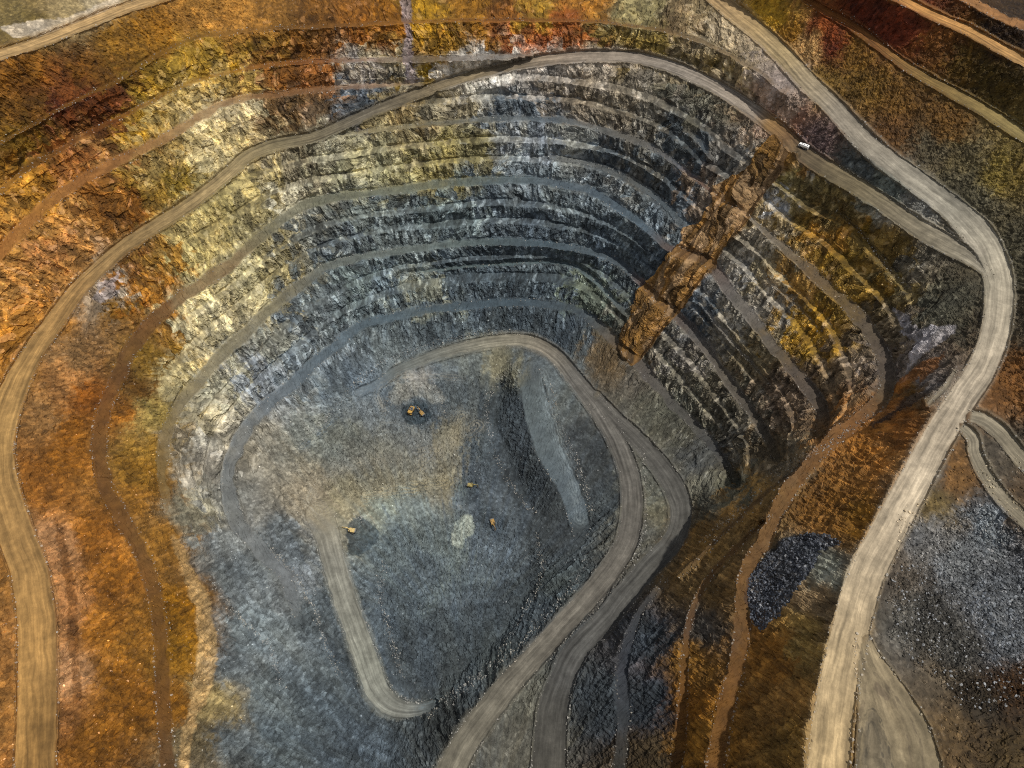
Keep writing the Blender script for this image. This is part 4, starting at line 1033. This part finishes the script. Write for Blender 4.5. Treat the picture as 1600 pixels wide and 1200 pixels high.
# ----------------------------------------------------------------------------------------------
# machines
# ----------------------------------------------------------------------------------------------
YEL = paint('yellow_paint', (0.50, 0.29, 0.05), 0.5, amount=0.6)
OCH = paint('ochre_paint', (0.36, 0.21, 0.045), 0.5, amount=0.65)
PALEY = paint('pale_yellow_paint', (0.62, 0.46, 0.18), 0.5, amount=0.45)
OLIVE = paint('dusty_olive_paint', (0.30, 0.24, 0.07), 0.6, amount=0.5)
WHITE = paint('white_paint', (0.82, 0.82, 0.80), 0.35, amount=0.18)
CREAM = paint('cream_paint', (0.72, 0.62, 0.42), 0.4, amount=0.25)
STEEL = paint('worn_steel', (0.20, 0.20, 0.20), 0.45, 0.6, amount=0.4)
DARK = paint('black_iron', (0.025, 0.025, 0.027), 0.6, amount=0.35)
TYRE = paint('tyre_rubber', (0.02, 0.02, 0.02), 0.85, amount=0.3)
GLASS = paint('tinted_glass', (0.02, 0.03, 0.04), 0.08, amount=0.15)


class MB:
    def __init__(s):
        s.bm = bmesh.new()

    def box(s, c, d, bev=0.08, rot=None):
        r = bmesh.ops.create_cube(s.bm, size=1.0)
        M = Matrix.Translation(c) @ (rot if rot else Matrix()) @ Matrix.Diagonal((*d, 1))
        bmesh.ops.transform(s.bm, matrix=M, verts=r['verts'])
        if bev:
            es = list({e for v in r['verts'] for e in v.link_edges})
            bmesh.ops.bevel(s.bm, geom=es, offset=bev, segments=1, affect='EDGES', profile=0.5)
        return s

    def cyl(s, c, r, h, axis='y', r2=None, seg=20):
        q = bmesh.ops.create_cone(s.bm, cap_ends=True, segments=seg, radius1=r, radius2=r if r2 is None else r2, depth=h)
        R = Matrix.Rotation(math.pi / 2, 4, 'X') if axis == 'y' else (Matrix.Rotation(math.pi / 2, 4, 'Y') if axis == 'x' else Matrix())
        bmesh.ops.transform(s.bm, matrix=Matrix.Translation(c) @ R, verts=q['verts'])
        return s

    def prism(s, prof, y0, y1):
        """side profile in x, z pulled from y0 to y1"""
        a = [s.bm.verts.new((x, y0, z)) for x, z in prof]; b = [s.bm.verts.new((x, y1, z)) for x, z in prof]
        s.bm.faces.new(a); s.bm.faces.new(b[::-1])
        n = len(a)
        for i in range(n):
            s.bm.faces.new((a[i], b[i], b[(i + 1) % n], a[(i + 1) % n]))
        return s

    def build(s, name, mat, parent=None, loc=(0, 0, 0)):
        bmesh.ops.recalc_face_normals(s.bm, faces=s.bm.faces[:])
        me = bpy.data.meshes.new(name); s.bm.to_mesh(me); s.bm.free(); me.materials.append(mat)
        o = bpy.data.objects.new(name, me); COL.objects.link(o)
        if parent:
            o.parent = parent
        o.location = loc
        return o


def thing(name, u, v, yaw, sc, label, cat, group=None, lift=0.0):
    iv, iu = at(u, v)
    P = PW[max(iv - 2, 0):iv + 3, max(iu - 2, 0):iu + 3].reshape(-1, 3)
    p = PW[iv, iu].copy(); p[2] = np.median(P[:, 2]) + lift
    o = bpy.data.objects.new(name, None); COL.objects.link(o)
    o.location = p; o.rotation_euler = (0, 0, math.radians(yaw)); o.scale = (sc, sc, sc)
    o['label'] = label; o['category'] = cat
    if group:
        o['group'] = group
    return o


def track_profile(L, h, n=8):
    pts = []
    for i in range(n + 1):
        a = math.pi / 2 + math.pi * i / n; pts.append((-L / 2 + h / 2 + h / 2 * math.cos(a), h / 2 + h / 2 * math.sin(a)))
    for i in range(n + 1):
        a = -math.pi / 2 + math.pi * i / n; pts.append((L / 2 - h / 2 + h / 2 * math.cos(a), h / 2 + h / 2 * math.sin(a)))
    return pts


def excavator(u, v, yaw, sc, label, paint_, boom_turn=0.0, group='excavators at work on the pit floor'):
    r = thing('excavator', u, v, yaw, sc, label, 'excavator', group, 0.1)
    MB().box((0, 0, 0.85), (3.4, 2.2, 0.7)).cyl((0, 0, 1.3), 1.1, 0.35, 'z').build('undercarriage', DARK, r)
    for sd in (-1, 1):
        t = MB().prism(track_profile(5.6, 1.15), sd * 1.45 - 0.35, sd * 1.45 + 0.35)
        for k in range(-7, 8):
            t.box((k * 0.34, sd * 1.45, 1.17), (0.14, 0.78, 0.08), 0); t.box((k * 0.34, sd * 1.45, -0.02), (0.14, 0.78, 0.08), 0)
        t = t.build('track', DARK, r)
        for x in (-2.2, 2.2):
            MB().cyl((x, sd * 1.84, 0.57), 0.42, 0.1).build('sprocket', STEEL, t)
        for x in (-1.2, -0.4, 0.4, 1.2):
            MB().cyl((x, sd * 1.84, 0.3), 0.2, 0.1).build('track_roller', STEEL, t)
    R = Matrix.Rotation(math.radians(boom_turn), 4, 'Z')
    def turn(o):
        o.matrix_local = R @ o.matrix_local; return o
    h = turn(MB().box((-0.5, 0, 2.05), (4.6, 3.3, 1.15), 0.14).build('house', paint_, r))
    MB().box((-1.3, -0.2, 2.78), (2.3, 2.2, 0.36), 0.1).build('engine_cover', paint_, h)
    MB().cyl((-0.6, -0.9, 3.2), 0.13, 0.7, 'z').build('exhaust_pipe', DARK, h)
    turn(MB().prism([(-2.75, 1.5), (-3.45, 1.7), (-3.6, 2.3), (-3.4, 2.75), (-2.75, 2.8)], -1.6, 1.6).build('counterweight', STEEL, r))
    c = turn(MB().prism([(0.35, 1.6), (1.9, 1.6), (2.05, 2.4), (1.7, 3.45), (0.35, 3.5)], 0.55, 1.62).build('cab', paint_, r))
    MB().box((1.9, 1.09, 2.85), (0.06, 0.86, 0.9), 0, Matrix.Rotation(-0.32, 4, 'Y')).box((1.05, 1.645, 2.75), (1.0, 0.05, 0.85), 0).box((1.0, 1.09, 3.5), (0.8, 0.7, 0.06), 0).build('window', GLASS, c)
    b = turn(MB().prism([(0.9, 1.9), (1.5, 1.9), (3.6, 4.1), (6.2, 4.4), (6.3, 4.9), (3.3, 5.0), (2.6, 4.6)], -0.55, 0.05).build('boom', paint_, r))
    MB().box((2.9, -0.25, 3.0), (2.6, 0.2, 0.2), 0, Matrix.Rotation(-0.75, 4, 'Y')).build('hydraulic_ram', STEEL, b)
    s = turn(MB().prism([(5.9, 4.5), (6.4, 5.2), (6.75, 4.9), (6.75, 1.9), (6.35, 1.9)], -0.48, -0.02).build('stick', paint_, r))
    MB().box((5.2, -0.25, 5.15), (2.1, 0.2, 0.2), 0, Matrix.Rotation(-0.05, 4, 'Y')).build('hydraulic_ram', STEEL, s)
    k = turn(MB().prism([(6.8, 2.1), (6.3, 2.0), (5.7, 1.5), (5.35, 0.8), (5.6, 0.35), (6.3, 0.3), (6.75, 0.75), (6.55, 0.9), (6.2, 0.6), (5.8, 0.65), (5.65, 0.95), (6.0, 1.5), (6.75, 1.8)], -1.0, 0.5).build('bucket', STEEL, r))
    t = MB()
    for y in (-0.9, -0.55, -0.2, 0.15, 0.42):
        t.box((6.85, y, 0.85), (0.35, 0.12, 0.12), 0)
    t.build('bucket_teeth', DARK, k)
    return r


def wheels(r, spots, rad, wid):
    for x, y in spots:
        w = MB().cyl((0, 0, 0), rad, wid, seg=24)
        for k in range(12):
            a = k * math.pi / 6
            w.box((math.cos(a) * rad, 0, math.sin(a) * rad), (0.12, wid * 0.9, 0.12), 0, Matrix.Rotation(-a, 4, 'Y'))
        w = w.build('wheel', TYRE, r, (x, y, rad))
        MB().cyl((0, 0, 0), rad * 0.55, wid + 0.06, seg=16).cyl((0, 0, 0), rad * 0.2, wid + 0.2, seg=12).build('rim', STEEL, w)


def haul_truck(u, v, yaw, sc, label, paint_):
    r = thing('haul_truck', u, v, yaw, sc, label, 'haul truck', None, 0.1)
    MB().box((0, 0, 1.5), (8.2, 1.5, 0.6)).box((3.4, 0, 1.35), (1.4, 3.6, 0.5)).cyl((-2.2, 0, 1.3), 0.35, 4.0).cyl((2.6, 0, 1.25), 0.3, 4.0).build('chassis', DARK, r)
    wheels(r, [(2.6, 1.9), (2.6, -1.9)], 1.25, 0.9)
    wheels(r, [(-2.2, 1.7), (-2.2, -1.7)], 1.25, 1.5)
    h = MB().box((3.7, -0.1, 2.35), (1.5, 1.9, 1.4), 0.12).box((3.5, 0, 1.75), (2.2, 4.2, 0.25)).build('hood', paint_, r)
    g = MB()
    for k in range(7):
        g.box((4.47, -0.1, 1.9 + k * 0.16), (0.06, 1.6, 0.06), 0)
    g.build('grille', DARK, h)
    c = MB().prism([(1.6, 1.9), (3.1, 1.9), (3.15, 2.9), (2.95, 3.8), (1.6, 3.85)], 0.7, 2.1).build('cab', paint_, r)
    MB().box((3.1, 1.4, 3.3), (0.06, 1.15, 0.75), 0, Matrix.Rotation(-0.2, 4, 'Y')).box((2.3, 2.12, 3.25), (1.0, 0.05, 0.7), 0).build('window', GLASS, c)
    b = MB().prism([(-4.9, 3.6), (-4.6, 3.75), (1.3, 2.5), (1.55, 4.35), (4.4, 4.55), (4.4, 4.75), (1.3, 4.6), (1.0, 2.8), (-4.5, 4.0)], -2.2, 2.2)
    for sd in (-1, 1):
        b.prism([(-4.7, 3.7), (1.2, 2.55), (1.4, 4.6), (-3.9, 4.75)], sd * 2.15 - 0.12, sd * 2.15 + 0.12)
        for x in (-3.6, -2.4, -1.2, 0.0):
            b.box((x, sd * 2.33, 3.95), (0.2, 0.16, 1.3), 0)
    b = b.build('dump_body', paint_, r)
    l = MB()
    for k in range(26):
        l.box((-3.4 + 4.2 * random.random(), (random.random() - 0.5) * 3.2, 4.0 + 0.6 * random.random()), (0.5 + random.random() * 0.7,) * 3, 0.15, Matrix.Rotation(random.random() * 3, 4, 'X') @ Matrix.Rotation(random.random() * 3, 4, 'Z'))
    l.build('rock_load', STEEL, b)
    for sd in (-1, 1):
        MB().cyl((4.48, sd * 1.5, 1.75), 0.2, 0.1, 'x').build('headlight', WHITE, r)
    return r


def water_truck(u, v, yaw, sc, label):
    r = thing('water_truck', u, v, yaw, sc, label, 'water truck', None, 0.1)
    MB().box((0, 0, 1.2), (9.0, 1.4, 0.5)).cyl((-2.6, 0, 1.05), 0.25, 3.0).cyl((3.0, 0, 1.05), 0.25, 3.0).build('chassis', DARK, r)
    wheels(r, [(3.0, 1.5), (3.0, -1.5)], 1.05, 0.7)
    wheels(r, [(-1.6, 1.45), (-1.6, -1.45), (-3.7, 1.45), (-3.7, -1.45)], 1.05, 0.9)
    c = MB().prism([(2.0, 1.4), (4.6, 1.4), (4.65, 2.5), (4.2, 3.6), (2.0, 3.65)], -1.5, 1.5).build('cab', WHITE, r)
    MB().box((4.45, 0, 3.05), (0.06, 2.6, 0.85), 0, Matrix.Rotation(-0.4, 4, 'Y')).box((3.3, 1.52, 2.95), (1.2, 0.05, 0.75), 0).box((3.3, -1.52, 2.95), (1.2, 0.05, 0.75), 0).build('window', GLASS, c)
    for sd in (-1, 1):
        MB().cyl((4.7, sd * 1.1, 1.75), 0.18, 0.1, 'x').build('headlight', WHITE, c)
    t = MB().prism([(-4.9, 1.6), (1.5, 1.6), (1.6, 2.4), (1.5, 3.7), (1.1, 4.0), (-4.4, 4.0), (-4.9, 3.6)], -1.7, 1.7).build('water_tank', WHITE, r)
    for x in (-0.4, -3.2):
        MB().cyl((x, 0, 4.1), 0.45, 0.25, 'z').build('hatch', DARK, t)
    MB().box((-1.7, 1.74, 2.3), (6.2, 0.08, 0.5), 0).box((-1.7, -1.74, 2.3), (6.2, 0.08, 0.5), 0).build('side_stripe', CREAM, t)
    MB().box((-5.0, 0, 1.0), (0.25, 3.4, 0.25), 0.05).build('spray_bar', STEEL, r)
    return r


excavator(547, 826, 150, 1.25, 'pale yellow excavator in the dark niche at the bend of the floor ramp', PALEY, 20)
excavator(658, 643, 100, 1.15, 'orange-yellow excavator in the dark crater, right beside the haul truck', OCH, 30)
haul_truck(642, 640, 250, 1.0, 'small bright yellow haul truck in the dark crater left of an excavator', YEL)
excavator(735, 759, 60, 1.1, 'dusty olive excavator on dark broken rock above the pale patch of the pit floor', OLIVE, -70)
excavator(769, 816, 280, 1.15, 'dark ochre excavator reaching out right of the pale patch of the pit floor', OCH, 10)
water_truck(1254, 231, 141, 0.95, 'white water truck on the upper haul road between the wet and the dry stretch')

# ----------------------------------------------------------------------------------------------
# daylight
# ----------------------------------------------------------------------------------------------
w = bpy.data.worlds.new('World'); SC.world = w; w.use_nodes = True
nt = w.node_tree; bg = nt.nodes['Background']
sky = nt.nodes.new('ShaderNodeTexSky'); sky.sky_type = 'NISHITA'; sky.sun_disc = False
sky.sun_elevation = math.radians(SUN_EL); sky.sun_rotation = math.radians(SUN_AZ)
hs = nt.nodes.new('ShaderNodeHueSaturation'); hs.inputs['Saturation'].default_value = 0.2
nt.links.new(sky.outputs[0], hs.inputs['Color']); nt.links.new(hs.outputs[0], bg.inputs[0]); bg.inputs[1].default_value = SKY
ld = bpy.data.lights.new('sun', 'SUN'); ld.energy = SUN; ld.angle = math.radians(SUN_ANG); ld.color = (1.0, 0.95, 0.87)
lo = bpy.data.objects.new('sun', ld); COL.objects.link(lo)
el, az = math.radians(SUN_EL), math.radians(SUN_AZ)
to_sun = Vector((math.cos(el) * math.sin(az), math.cos(el) * math.cos(az), math.sin(el)))
lo.rotation_euler = to_sun.to_track_quat('Z', 'Y').to_euler()
lo.location = (0, 0, 900)
SC.view_settings.view_transform = 'Standard'
SC.view_settings.look = 'None'
SC.view_settings.exposure = EXPO
SC.view_settings.gamma = 1
SC.cycles.max_bounces = 4
SC.cycles.use_denoising = False
SC.cycles.pixel_filter_type = 'BLACKMAN_HARRIS'
SC.cycles.filter_width = 1.0
